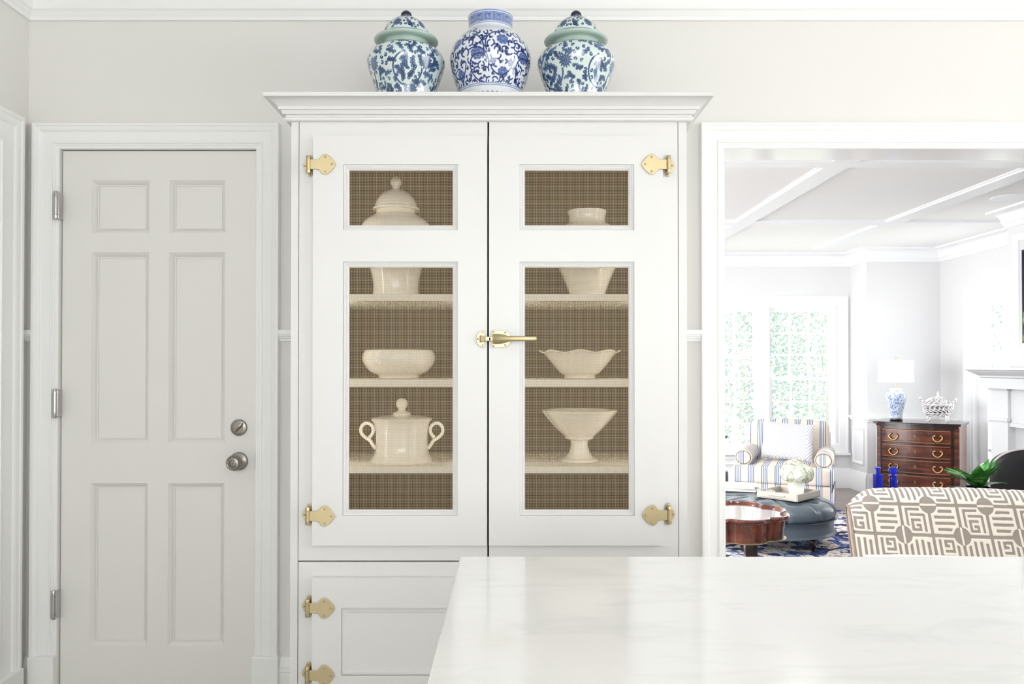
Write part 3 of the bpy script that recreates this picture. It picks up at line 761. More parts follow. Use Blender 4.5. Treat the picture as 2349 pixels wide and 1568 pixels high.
# the wide jar in the middle, without lid
MWd = 2 * PI * .126
mv = Canvas(MWd, .42)
def vine(cvs, u, v, ang, L, bend, r=.0021):
    p = [(u, v)]; a = ang
    for k in range(int(L / .0012)):
        a += bend * (1 + .3 * math.sin(k * .05)) * .0012
        u += math.cos(a) * .0012; v += math.sin(a) * .0012; p.append((u, v))
        if k % 15 == 7:
            s = 1 if (k // 15) % 2 else -1; b_ = a + s * 1.15; q = .008 + .005 * random.random()
            if cvs.occupied(u + math.cos(b_) * q, v + math.sin(b_) * q, .003) < .3:
                cvs.stroke([(u + math.cos(b_) * q * t, v + math.sin(b_) * q * t) for t in np.linspace(0, 1, 6)], .0021, .0018, .88)
                cvs.disc(u + math.cos(b_) * q, v + math.sin(b_) * q, .0040, .95)
                if random.random() < .45: cvs.disc(u + math.cos(b_ + .5) * q * 1.25, v + math.sin(b_ + .5) * q * 1.25, .0034, .5)
    cvs.stroke(p, r, r * .9, .88)
for k in range(5):
    u0 = k * MWd / 5 + .03
    mv.peony(u0, .205, .022); mv.peony(u0 + MWd / 10, .248, .020); mv.peony(u0 + MWd / 10 + .005, .150, .019)
    vine(mv, u0 + .03, .19, 2.2, .16, 26); vine(mv, u0 - .03, .215, .6, .11, -20); vine(mv, u0 + .045, .16, -1.0, .10, 22)
    vine(mv, u0 - .02, .27, -.3, .10, -14); vine(mv, u0 + .06, .275, 3.4, .08, 18)
scatter(mv, .105, .285, 420, [lambda u, v: vine(mv, u, v, random.random() * 6.28, .024, random.choice((-80, 80)), .0021)], rmin=.0062, limit=.05)
nw_ = np.arange(mv.nw) * mv.res; nh_ = np.arange(mv.nh) * mv.res
mv.a[nh_ < .120] = 0
for v0, v1 in ((.1125, .1137), (.1165, .1190)): mv.a[(nh_ > v0) & (nh_ < v1)] = .55
for k in range(40): mv.arc(k * MWd / 40, .086, .008, .008, 0, PI, .0012, .0012, .7); mv.disc(k * MWd / 40, .088, .003, .6)
mid_pts = [(.070, 0), (.075, .004), (.078, .03), (.092, .085), (.104, .122), (.118, .165), (.1262, .205), (.1245, .232), (.113, .260), (.094, .282), (.076, .296), (.0695, .303), (.0685, .309), (.0690, .328), (.0705, .348), (.069, .3495), (.064, .348), (.063, .335)]
prof_, L_ = smoothprof(mid_pts, 400)
Rm, Zm = np.array(prof_).T; sm = np.concatenate([[0], np.cumsum(np.hypot(np.diff(Rm), np.diff(Zm)))])
vn0 = float(sm[np.argmin(np.abs(Zm - .306))]); vn1 = float(sm[np.argmax(Zm)])
hN = vn1 - vn0
mv.a[nh_ > vn0 - .004] = 0
sel = (nh_ > vn0) & (nh_ < vn1 - .001)
t_ = (nh_[sel] - vn0) / hN
cw = MWd / 14
cu = np.abs(((nw_ % cw) / cw) - .5) * 2
band = np.full((sel.sum(), mv.nw), .62, np.float32)
key = np.maximum(cu[None, :], np.abs((t_ - .47) / .33)[:, None])
band[((key * 4.2) % 1.0 < .38) & (key < 1.05)] = .12
band[(t_ < .13) | (t_ > .82)] = .1; band[(t_ > .04) & (t_ < .08)] = .5; band[(t_ > .87) & (t_ < .93)] = .5
mv.a[sel] = band
t = thing('wide_jar', 'blue and white jar without lid, patterned collar, between the lidded pair', 'jar', (px(1125, YJ), YJ, ZJ), 0.4, 'blue and white jars on the cabinet')
painted_lathe('body', mid_pts, 250, 620, mv, M['blue_glaze2'], t)

# ------------------------------------------------------------------ island
ZT = 0.914
IY1 = 1.522
def marble_src(nt):
    tc = nt.nodes.new('ShaderNodeTexCoord'); mp = nt.nodes.new('ShaderNodeMapping'); mp.inputs['Scale'].default_value = (1.0, 3.2, 1.0); mp.inputs['Rotation'].default_value = (0, 0, 0.25)
    nt.links.new(tc.outputs['Object'], mp.inputs['Vector'])
    n1 = nt.nodes.new('ShaderNodeTexNoise'); n1.inputs['Scale'].default_value = 4.5; n1.inputs['Detail'].default_value = 9; n1.inputs['Roughness'].default_value = .62; n1.inputs['Distortion'].default_value = .7
    nt.links.new(mp.outputs['Vector'], n1.inputs['Vector'])
    n2 = nt.nodes.new('ShaderNodeTexNoise'); n2.inputs['Scale'].default_value = 2.2; n2.inputs['Detail'].default_value = 6; n2.inputs['Distortion'].default_value = 1.6
    nt.links.new(mp.outputs['Vector'], n2.inputs['Vector'])
    v = math_node(nt, 'ABSOLUTE', math_node(nt, 'SUBTRACT', n2.outputs['Fac'], .5))
    vein = math_node(nt, 'SMOOTH_MIN', math_node(nt, 'MULTIPLY', v, 16.0), 1.0)
    return math_node(nt, 'MULTIPLY', math_node(nt, 'ADD', n1.outputs['Fac'], .32), math_node(nt, 'ADD', math_node(nt, 'MULTIPLY', vein, .12), .84))
M['marble'] = ramp_mat('white_marble', [(0.25, (216, 217, 218)), (0.5, (236, 237, 236)), (0.75, (248, 248, 247))], marble_src, 0.10, 0.0)
tp = MB().box(-0.092, 2.35, -0.4, IY1, ZT - 0.032, ZT).build('marble_worktop', M['marble'], None, bevel=0.003)
tag(tp, 'white marble island worktop with faint grey veining', 'worktop')
isl = thing('kitchen_island', 'white island base cabinet under the marble worktop', 'island', (1.1, 0.5, 0))
b = MB(); b.box(-0.06, 2.31, -0.36, 1.49, 0.10, ZT - 0.033); b.box(0.0, 2.25, -0.3, 1.43, 0, 0.10); b.build('body', M['cab'], isl, bevel=0.003)
for k in range(4):
    x0 = -0.03 + k * 0.585
    pn = MB().frame(x0, x0 + 0.55, 0.16, 0.83, [(0, 0), (0, .018), (.06, .018), (.066, .006), (.07, 0)], -1.49)
    pn.v = [(x_, -y_, z_) for x_, y_, z_ in pn.v]
    pn.build('panel_frame', M['cab'], isl)
# ------------------------------------------------------------------ family room shell
FZ = 2.40
YBAY, YCOR, XR, XRET, XBR = 8.5, 8.1, 4.21, 3.49, 3.67
structure(MB().box(-5.1, 4.4, YB, 8.7, -0.06, 0).build('floor_family', M['oak']), 'dark brown wood floor of the family room')
cf = structure(MB().box(-5.1, 4.4, YB, 8.7, FZ, FZ + 0.1).build('ceiling_family', M['ceil']), 'white panelled ceiling of the family room')
# applied ceiling boards forming panels
def board(x0, x1, y0, y1, t=0.020):
    b = MB(); b.box(x0, x1, y0, y1, FZ - t, FZ + .001)
    b.box(x0 - .016, x1 + .016, y0 - .016, y1 + .016, FZ - t + .012, FZ + .001)
    b.build('ceiling_board', M['ftrim'], cf)
for x0 in (-0.58, 0.60, 1.78, 2.96): board(x0, x0 + 0.138, YB, 8.05)
for y0 in (4.55, 6.50): board(-4.9, XBR if y0 < 6.3 else XR, y0, y0 + 0.135, 0.0215)
for x_, y_, r_ in ((2.66, 7.60, .055), (3.40, 5.62, .12), (0.3, 5.6, .055), (1.35, 7.4, .055), (1.35, 3.9, .055), (2.5, 3.9, .055), (-1.6, 5.6, .055)):
    o = MB().lathe([(r_ * .01, .002), (r_ * .8, .002), (r_ * .84, 0), (r_, 0), (r_, .006)], 36, (x_, y_, FZ - .006)).build('ceiling_fixture', M['ftrim'], None, smooth=40)
    structure(o, 'round white fixture flush with the panelled ceiling')
    if r_ < .1 and y_ < 7: disk('added_downlight', (x_, y_, FZ - .012), .09, 17)  # downlights added at unseen fixtures to fill the family room
w = MB()   # bay wall with window openings
WX = [(1.105, 1.800), (1.877, 2.573), (2.648, 3.346)]
wz0, wz1 = 0.36, 1.865
w.box(-5.0, WX[0][0], YBAY, YBAY + .16, 0, FZ); w.box(WX[2][1], XRET + .1, YBAY, YBAY + .16, 0, FZ)
w.box(WX[0][0], WX[2][1], YBAY, YBAY + .16, 0, wz0); w.box(WX[0][0], WX[2][1], YBAY, YBAY + .16, wz1, FZ)
structure(w.build('wall_bay', M['fwall']), 'pale wall around the bay windows')
structure(MB().box(XRET, XRET + .1, YCOR, YBAY, 0, FZ).build('wall_return', M['fwall']))
structure(MB().box(XRET + .1, XR + .15, YCOR, YCOR + .15, 0, FZ).build('wall_corner', M['fwall']), 'pale wall behind the chest of drawers')
RY0, RY1 = 6.62, 7.56
w = MB(); w.box(XR, XR + .15, YB, RY0, 0, FZ); w.box(XR, XR + .15, RY1, YCOR + .15, 0, FZ); w.box(XR, XR + .15, RY0, RY1, 0, .22); w.box(XR, XR + .15, RY0, RY1, 1.86, FZ)
structure(w.build('wall_fireplace', M['fwall']))
structure(MB().box(-5.1, -5.0, YB, 8.66, 0, FZ).build('wall_family_west', M['fwall']))
w = MB(); w.box(-5.1, -4.9, YW, YB, 0, FZ); w.box(-2.0, -1.84, YW, YB, 0, FZ); w.box(-4.9, -2.0, YW, YB, 0, .45); w.box(-4.9, -2.0, YW, YB, 2.25, FZ)
structure(w.build('wall_family_south', M['fwall']))
w = MB()
for q in (-4.9, -3.95, -2.99, -2.04): w.box(q, q + .04, YW + .04, YW + .08, .45, 2.25)
w.box(-4.9, -2.0, YW + .04, YW + .08, .45, .50); w.box(-4.9, -2.0, YW + .04, YW + .08, 2.2, 2.25)
structure(w.build('window_9', M['ftrim']))  # south window added out of view for the family room's fill lamp
crown('trim_8', [(XBR, 3.2), (XBR, 6.10), (XR, 6.10), (XR, YCOR), (XRET, YCOR), (XRET, YBAY), (-5.0, YBAY)], M['ftrim'], FZ, 0.132, 0.105)

# wainscot on bay wall, return and corner
def wains(name, p0, p1, zrail, panels, ybase=.20, pr0=.27):
    """rail, skirting and panel mouldings along a wall from p0 to p1 (room on the left hand)"""
    d = Vector((p1[0] - p0[0], p1[1] - p0[1])); L = d.length; d.normalize(); n = Vector((-d.y, d.x))
    P = lambda s, q, z: (p0[0] + d.x * s + n.x * q, p0[1] + d.y * s + n.y * q, z)
    mb = MB()
    if zrail:
        pr = [(0, zrail - .045), (.012, zrail - .045), (.016, zrail - .03), (.026, zrail - .024), (.032, zrail - .012), (.032, zrail), (0, zrail)]
        mb.loops([[P(s, q, z) for q, z in pr] for s in (0, L)], True, True, True)
    pr = [(0, 0), (.018, 0), (.018, ybase - .05), (.014, ybase - .04), (.012, ybase - .015), (.004, ybase), (0, ybase)]
    mb.loops([[P(s, q, z) for q, z in pr] for s in (0, L)], True, True, True)
    for s0, s1, z0, z1 in panels:
        rings = []
        for i, q in [(0, 0), (0, .010), (.008, .014), (.018, .012), (.026, .004), (.028, 0)]:
            rings.append([P(s0 + i, q, z0 + i), P(s0 + i, q, z1 - i), P(s1 - i, q, z1 - i), P(s1 - i, q, z0 + i)])
        mb.loops(rings)
    return structure(mb.build(name, M['ftrim'], smooth=30))
wains('trim_9', (XRET, YBAY), (1.0, YBAY), None, [(.16, .82, .235, .315), (.94, 1.58, .235, .315)])
wains('trim_10', (XRET, YCOR), (XRET, YBAY), .75, [(.07, .33, .27, .64)])
wains('trim_11', (XR, YCOR), (XRET, YCOR), .748, [(.08, .64, .27, .64)])
wains('trim_12', (XR, 7.75), (XR, YCOR), .748, [])
wains('trim_13', (XR, 6.12), (XR, 6.50), .748, [])

# ------------------------------------------------------------------ windows
def glass_mat():
    m = bpy.data.materials.new('window_glass'); m.use_nodes = True; nt = m.node_tree
    nt.nodes.remove(nt.nodes['Principled BSDF'])
    out = nt.nodes['Material Output']; tr = nt.nodes.new('ShaderNodeBsdfTransparent'); gl = nt.nodes.new('ShaderNodeBsdfGlossy'); gl.inputs['Roughness'].default_value = 0.02
    mx = nt.nodes.new('ShaderNodeMixShader')
    mx.inputs[0].default_value = .05; nt.links.new(tr.outputs[0], mx.inputs[1]); nt.links.new(gl.outputs[0], mx.inputs[2]); nt.links.new(mx.outputs[0], out.inputs['Surface'])
    return m
M['glass'] = glass_mat()
def sash(mb, x0, x1, z0, z1, y, st, top, bot):
    mb.box(x0, x0 + st, y, y + .035, z0, z1); mb.box(x1 - st, x1, y, y + .035, z0, z1)
    mb.box(x0 + st, x1 - st, y, y + .035, z1 - top, z1); mb.box(x0 + st, x1 - st, y, y + .035, z0, z0 + bot)
def hung_window(name, x0, x1, label):
    f = MB(); y = YBAY
    f.box(x0, x0 + .018, y, y + .14, wz0, wz1); f.box(x1 - .018, x1, y, y + .14, wz0, wz1); f.box(x0 + .018, x1 - .018, y, y + .14, wz1 - .018, wz1); f.box(x0 + .018, x1 - .018, y + .03, y + .14, wz0, wz0 + .02)
    root = structure(f.build(name, M['ftrim']), label)
    zm = 1.118
    for (z0, z1, yy_, tb) in ((zm - .018, wz1 - .018, y + .075, (.035, .035)), (wz0 + .02, zm + .018, y + .035, (.036, .05))):
        s = MB(); sash(s, x0 + .018, x1 - .018, z0, z1, yy_, .034, tb[0], tb[1])
        so = s.build('sash', M['ftrim'], root, bevel=.002)
        gx0, gx1, gz0, gz1 = x0 + .052, x1 - .052, z0 + tb[1], z1 - tb[0]
        for k in (1, 2):
            q = gx0 + (gx1 - gx0) * k / 3; MB().box(q - .009, q + .009, yy_ + .006, yy_ + .029, gz0, gz1).build('muntin', M['ftrim'], so)
            q = gz0 + (gz1 - gz0) * k / 3; MB().box(gx0, gx1, yy_ + .007, yy_ + .028, q - .009, q + .009).build('muntin', M['ftrim'], so)
        for a in range(3):
            for b_ in range(3):
                px0 = gx0 + (gx1 - gx0) * a / 3; px1 = gx0 + (gx1 - gx0) * (a + 1) / 3; pz0 = gz0 + (gz1 - gz0) * b_ / 3; pz1 = gz0 + (gz1 - gz0) * (b_ + 1) / 3
                MB().add([(px0, yy_ + .0175, pz0), (px1, yy_ + .0175, pz0), (px1, yy_ + .0175, pz1), (px0, yy_ + .0175, pz1)], [(0, 1, 2, 3)]).build('pane', M['glass'], so)
    return root
for i, (a, b_) in enumerate(WX):
    hung_window('window_%d' % (5 + i), a, b_, ['white sash window hidden behind the opening', 'white sash window with grille bars left of the window post', 'white sash window with grille bars behind the striped armchair'][i])
# casing and mullions of the bay
c = MB(); c.frame(WX[0][0] - .10, WX[2][1] + .115, wz0 - .0, wz1 + .095, [(0, 0), (0, .024), (.014, .024), (.020, .018), (.085, .014), (.09, .010), (.095, .010), (.095, 0)], YBAY)
for a, b_ in ((WX[0][1], WX[1][0]), (WX[1][1], WX[2][0])): c.box(a - .003, b_ + .003, YBAY - .012, YBAY + .139, wz0 + .001, wz1 - .001)
structure(c.build('trim_14', M['ftrim'], smooth=30), 'white casing and posts of the bay windows')
structure(MB().box(WX[0][0] - .12, WX[2][1] + .13, YBAY - .05, YBAY + .03, wz0 - .022, wz0 + .004).build('trim_15', M['ftrim'], bevel=.004), 'white window stool under the bay windows')
# window beside the fireplace (in the wall X = XR)
f = MB(); X = XR
f.box(X, X + .12, RY0, RY0 + .02, .22, 1.86); f.box(X, X + .12, RY1 - .02, RY1, .22, 1.86); f.box(X, X + .12, RY0 + .02, RY1 - .02, 1.84, 1.86); f.box(X, X + .12, RY0 + .02, RY1 - .02, .22, .25)
root = structure(f.build('window_8', M['ftrim']), 'tall white grille window beside the fireplace')
s = MB()
for z0, z1 in ((.25, 1.045), (1.045, 1.84)):
    s.box(X + .05, X + .085, RY0 + .02, RY0 + .06, z0, z1); s.box(X + .05, X + .085, RY1 - .17, RY1 - .02, z0, z1); s.box(X + .05, X + .085, RY0 + .06, RY1 - .17, z1 - .04, z1); s.box(X + .05, X + .085, RY0 + .06, RY1 - .17, z0, z0 + .04)
so = s.build('sash', M['ftrim'], root)
ga, gb = RY0 + .06, RY1 - .17
for k in (1, 2):
    q = gb - (gb - ga) * k / 3; MB().box(X + .055, X + .08, q - .012, q + .012, .29, 1.80).build('muntin', M['ftrim'], so)
for z in (.5, .76, 1.30, 1.55): MB().box(X + .056, X + .079, ga, gb, z - .011, z + .011).build('muntin', M['ftrim'], so)
for k in range(3):
    for z0, z1 in ((.29, .5), (.5, .76), (.76, 1.02), (1.07, 1.30), (1.30, 1.55), (1.55, 1.80)):
        a = gb - (gb - ga) * (k + 1) / 3; b_ = gb - (gb - ga) * k / 3
        MB().add([(X + .067, a, z0), (X + .067, b_, z0), (X + .067, b_, z1), (X + .067, a, z1)], [(0, 1, 2, 3)]).build('pane', M['glass'], so)
rings = []
for i, q in [(0, 0), (0, .024), (.014, .024), (.02, .018), (.085, .014), (.095, .010), (.095, 0)]:
    rings.append([(XR - q, RY0 - .095 + i, .0), (XR - q, RY0 - .095 + i, 1.955 - i), (XR - q, RY1 + .095 - i, 1.955 - i), (XR - q, RY1 + .095 - i, .0)])
structure(MB().loops(rings, closed=False).build('trim_16', M['ftrim'], smooth=30))

# ------------------------------------------------------------------ fireplace
w = MB(); w.box(XBR, XR, 3.3, 4.55, 0, FZ); w.box(XBR, XR, 5.80, 6.10, 0, FZ); w.box(XBR, XR, 4.55, 5.80, .80, FZ)
w.box(XR - .1, XR, 4.55, 5.80, 0, .80)
structure(w.build('wall_chimney', M['fwall']), 'white chimney breast above the mantel')
# raised panel moulding round the television
rings = []
for i, q in [(0, 0), (0, .030), (.018, .030), (.03, .018), (.045, .012), (.045, 0)]:
    rings.append([(XBR - q, 4.35 + i, 1.32 + i), (XBR - q, 4.35 + i, 2.20 - i), (XBR - q, 6.0 - i, 2.20 - i), (XBR - q, 6.0 - i, 1.32 + i)])
structure(MB().loops(rings).build('trim_17', M['ftrim'], smooth=30))
fp = thing('fireplace_mantel', 'white wooden fireplace mantel with cornice shelf and pilasters', 'fireplace', (3.6, 5.2, 0))
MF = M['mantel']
rings = []
for z, o in [(1.165, .0), (1.172, .01), (1.182, .012), (1.196, .035), (1.212, .062), (1.222, .070), (1.226, .085), (1.244, .085), (1.246, .083)]:
    rings.append([(XBR, 6.19 + o, z), (3.52 - o, 6.19 + o, z), (3.52 - o, 4.2 - o, z), (XBR, 4.2 - o, z)])
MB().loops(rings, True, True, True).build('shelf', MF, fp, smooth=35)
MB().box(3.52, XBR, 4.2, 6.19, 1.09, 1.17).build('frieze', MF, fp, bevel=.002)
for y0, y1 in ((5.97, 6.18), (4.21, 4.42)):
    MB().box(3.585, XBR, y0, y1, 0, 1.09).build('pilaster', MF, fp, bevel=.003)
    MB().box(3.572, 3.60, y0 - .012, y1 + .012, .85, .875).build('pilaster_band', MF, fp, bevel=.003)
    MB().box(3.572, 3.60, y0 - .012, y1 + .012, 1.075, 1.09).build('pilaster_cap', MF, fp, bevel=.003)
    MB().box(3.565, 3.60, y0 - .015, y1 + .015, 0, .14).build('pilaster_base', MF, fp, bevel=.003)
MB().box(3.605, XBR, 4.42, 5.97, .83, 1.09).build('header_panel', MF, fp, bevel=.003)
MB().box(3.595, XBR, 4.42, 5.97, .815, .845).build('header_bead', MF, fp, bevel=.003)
M['slate'] = mat('grey_marble_slip', (196, 197, 199), 0.3, noise=.08, nscale=6)
for y0, y1 in ((5.82, 5.97), (4.42, 4.57)): MB().box(3.64, XBR + .01, y0, y1, 0, .83).build('slip', M['slate'], fp)
fb = MB(); fb.box(XBR + .42, XBR + .43, 4.55, 5.80, 0, .8); fb.box(XBR, XBR + .42, 5.792, 5.80, 0, .8); fb.box(XBR, XBR + .42, 4.55, 4.558, 0, .8); fb.box(XBR, XBR + .42, 4.55, 5.8, .79, .80); fb.box(XBR, XBR + .42, 4.55, 5.80, 0, .01)
fb.build('firebox', M['dark'], fp)
M['iron'] = mat('black_iron', (36, 34, 36), 0.35, metal=.6)
an = thing('fire_screen', 'black iron fireplace screen with scrolled ring', 'fire screen', (3.50, 5.3, 0))
MB().tube([(3.52 + .0, 5.70 + .045 * math.cos(a), .62 + .05 * math.sin(a)) for a in np.linspace(0, 2 * PI, 24)], .008, 8).build('ring', M['iron'], an, smooth=60)
MB().tube([(3.52, 5.72 - t * .9, .55 + .09 * math.sin(t * PI)) for t in np.linspace(0, 1, 24)], .009, 8).build('top_rail', M['iron'], an, smooth=60)
MB().tube([(3.52, 5.72, .58), (3.52, 5.72, .0)], .009, 8).build('post', M['iron'], an, smooth=60)
MB().tube([(3.52, 4.82, .56), (3.52, 4.82, .0)], .009, 8).build('post', M['iron'], an, smooth=60)
mesh_ = MB()
for k in range(1, 12): mesh_.tube([(3.52, 5.72 - k * .075, .01), (3.52, 5.72 - k * .075, .55 + .09 * math.sin(k / 12 * PI))], .003, 5)
o = mesh_.build('bar_infill', M['iron'], an); o['kind'] = 'stuff'

# television
tv = thing('wall_television', 'black flat television hung on the chimney breast above the mantel', 'television', (3.63, 5.2, 1.4))
MB().box(3.622, XBR - .001, 4.55, 5.86, 1.415, 2.075).build('bezel', mat('black_plastic', (18, 18, 20), .3), tv, bevel=.004)
def screen_mat():
    m = bpy.data.materials.new('screen_picture'); m.use_nodes = True; nt = m.node_tree; p = nt.nodes['Principled BSDF']
    tc = nt.nodes.new('ShaderNodeTexCoord'); sp = nt.nodes.new('ShaderNodeSeparateXYZ'); nt.links.new(tc.outputs['Object'], sp.inputs[0])
    n = nt.nodes.new('ShaderNodeTexNoise'); n.inputs['Scale'].default_value = 16; n.inputs['Detail'].default_value = 5; nt.links.new(tc.outputs['Object'], n.inputs['Vector'])
    g = nt.nodes.new('ShaderNodeValToRGB'); e = g.color_ramp.elements; e[0].position = .38; e[0].color = lin((18, 48, 22)); e[1].position = .62; e[1].color = lin((170, 190, 70)); q = e.new(.5); q.color = lin((62, 112, 40))
    nt.links.new(n.outputs['Fac'], g.inputs['Fac'])
    h = math_node(nt, 'ADD', sp.outputs['Z'], math_node(nt, 'MULTIPLY', n.outputs['Fac'], .12))
    k = math_node(nt, 'LESS_THAN', h, 1.70)
    mx = nt.nodes.new('ShaderNodeMix'); mx.data_type = 'RGBA'; mx.inputs['A'].default_value = lin((14, 18, 48)); nt.links.new(k, mx.inputs['Factor']); nt.links.new(g.outputs['Color'], mx.inputs['B'])
    p.inputs['Base Color'].default_value = lin((8, 8, 12)); p.inputs['Roughness'].default_value = .5; p.inputs['Specular IOR Level'].default_value = .15
    nt.links.new(mx.outputs['Result'], p.inputs['Emission Color']); p.inputs['Emission Strength'].default_value = .8
    return m
MB().box(3.619, 3.6225, 4.565, 5.845, 1.432, 2.06).build('screen', screen_mat(), tv)
# ------------------------------------------------------------------ rug
def rug_src(nt):
    tc = nt.nodes.new('ShaderNodeTexCoord'); mp = nt.nodes.new('ShaderNodeMapping'); nt.links.new(tc.outputs['Object'], mp.inputs['Vector'])
    v = nt.nodes.new('ShaderNodeTexVoronoi'); v.inputs['Scale'].default_value = 15; v.inputs['Randomness'].default_value = .9
    nt.links.new(mp.outputs['Vector'], v.inputs['Vector'])
    n = nt.nodes.new('ShaderNodeTexNoise'); n.inputs['Scale'].default_value = 26; n.inputs['Detail'].default_value = 4; n.inputs['Distortion'].default_value = 1.5
    nt.links.new(mp.outputs['Vector'], n.inputs['Vector'])
    sp = nt.nodes.new('ShaderNodeSeparateColor'); nt.links.new(v.outputs['Color'], sp.inputs[0])
    return math_node(nt, 'ADD', math_node(nt, 'MULTIPLY', sp.outputs[0], .42), math_node(nt, 'MULTIPLY', n.outputs['Fac'], .58))
M['rug'] = ramp_mat('blue_patterned_wool', [(0.22, (26, 32, 70)), (0.37, (48, 70, 140)), (0.45, (112, 136, 186)), (0.51, (226, 218, 206)), (0.62, (236, 230, 222)), (0.69, (200, 160, 140)), (0.74, (70, 92, 156))], rug_src, .95, 0, 'CONSTANT')
r = MB(); r.box(0.1, 2.85, 4.0, 7.42, 0.0005, 0.011)
rug = thing('area_rug', 'blue and cream patterned oriental rug under the ottoman', 'rug', (1.6, 5.6, 0))
r.build('field', M['rug'], rug, bevel=.003)
M['cream_fringe'] = mat('cream_fringe', (226, 218, 202), .9)
fr_ = MB()
for k in range(200):
    x_ = .1 + 2.75 * (k + .5) / 200; fr_.box(x_ - .004, x_ + .004, 7.42, 7.46 + .01 * random.random(), .001, .006)
o = fr_.build('fringe', M['cream_fringe'], rug); o['kind'] = 'stuff'

# ------------------------------------------------------------------ striped armchair
def stripe_mat(name, axis, period, off=0.0):
    def src(nt):
        tc = nt.nodes.new('ShaderNodeTexCoord'); sp = nt.nodes.new('ShaderNodeSeparateXYZ'); nt.links.new(tc.outputs['Object'], sp.inputs[0])
        return math_node(nt, 'FRACT', math_node(nt, 'ADD', math_node(nt, 'DIVIDE', sp.outputs[axis], period), 10.0 + off))
    be, bl, wh = (230, 217, 202), (84, 102, 142), (238, 237, 236)
    st = [(0, be), (.50, bl), (.56, wh), (.63, bl), (.69, wh), (.76, bl), (.82, wh), (.89, bl), (.95, be)]
    return ramp_mat(name, st, src, .9, 0, 'CONSTANT')
M['stripe_x'] = stripe_mat('striped_linen', 0, .115)
M['stripe_y'] = stripe_mat('striped_linen_arm', 1, .115, .45)
M['stripe_f'] = stripe_mat('striped_linen_front', 0, .10, .35)
M['skirt'] = mat('pale_linen', (226, 226, 232), .9)
ac = thing('striped_armchair', 'armchair in beige, blue and white stripes before the bay window', 'armchair', (2.405, 7.22, 0), math.radians(-23))
ac.scale = (.92, .94, .95)
AWd, AD = .84, .80
rounded_box(.57, .70, .15, .03, c=(0, -.05, .375), puff=.012).build('seat_cushion', M['stripe_x'], ac, smooth=60, world=False)
rounded_box(.86, .13, .15, .028, c=(0, -.445, .372)).build('cushion_front', M['stripe_x'], ac, smooth=60, world=False)
rounded_box(.82, .12, .17, .02, c=(0, -.43, .215)).build('front_rail', M['stripe_x'], ac, smooth=60, world=False)
rounded_box(.56, .64, .14, .02, c=(0, -.06, .235)).build('seat_base', M['stripe_x'], ac, smooth=60, world=False)
b = rounded_box(.74, .20, .40, .045, c=(0, 0, 0), puff=.02)
b.v = [(x_, .27 + y_ + (z_ + .23) * .18, .595 + z_) for x_, y_, z_ in b.v]
b.build('backrest', M['stripe_x'], ac, smooth=60, world=False)
for s in (-1, 1):
    a = MB(); rings = []
    for y_ in (-.38, -.36, .30):
        sc = .985 if y_ == -.38 else 1
        ring = []
        for k in range(24):
            t = 2 * PI * k / 24
            ring.append((s * (.345 + .0) + .078 * sc * math.cos(t), y_, .505 + .070 * sc * math.sin(t)))
        rings.append(ring)
    a.loops(rings, True, True, True); ar = a.build('arm', M['stripe_y'], ac, smooth=50, world=False)
    MB().box(s * .345 - .055, s * .345 + .055, -.355, .32, .10, .48).build('arm_side', M['skirt'] if s > 0 else M['stripe_y'], ac, bevel=.02, world=False, smooth=40)
    f = MB(); f.loops([[(s * .345 + .064 * math.cos(2 * PI * k / 24), -.381, .505 + .056 * math.sin(2 * PI * k / 24)) for k in range(24)], [(s * .345 + .062 * math.cos(2 * PI * k / 24), -.388, .505 + .054 * math.sin(2 * PI * k / 24)) for k in range(24)]], True, False, True)
    f.build('arm_face', M['stripe_f'], ac, smooth=40, world=False)
    MB().tube([(s * .345 + .066 * math.cos(t), -.384, .505 + .058 * math.sin(t)) for t in np.linspace(0, 2 * PI, 32)], .0028, 6).build('arm_piping', mat('navy_piping_%d' % s, (120, 104, 96), .9), ac, world=False)
sk = MB(); pts = []
for k in range(121):
    t = k / 120 * 2 * (AWd + AD)
    if t < AWd: p = (-AWd / 2 + t, -.37)
    elif t < AWd + AD: p = (AWd / 2, -.37 + (t - AWd))
    elif t < 2 * AWd + AD: p = (AWd / 2 - (t - AWd - AD), AD - .37)
    else: p = (-AWd / 2, AD - .37 - (t - 2 * AWd - AD))
    pts.append((p[0], p[1]))
sk.loops([[(x_ * (1 + .012 * math.sin(i * 1.3)), y_ * (1 + .012 * math.sin(i * 1.3 + 1)), z_) for i, (x_, y_) in enumerate(pts[:-1])] for z_ in (.015, .23)])
sk.build('skirt', M['skirt'], ac, smooth=40, world=False)
MB().box(-.38, .38, .36, .42, .12, .70).build('back_panel', M['skirt'], ac, bevel=.02, smooth=40, world=False)
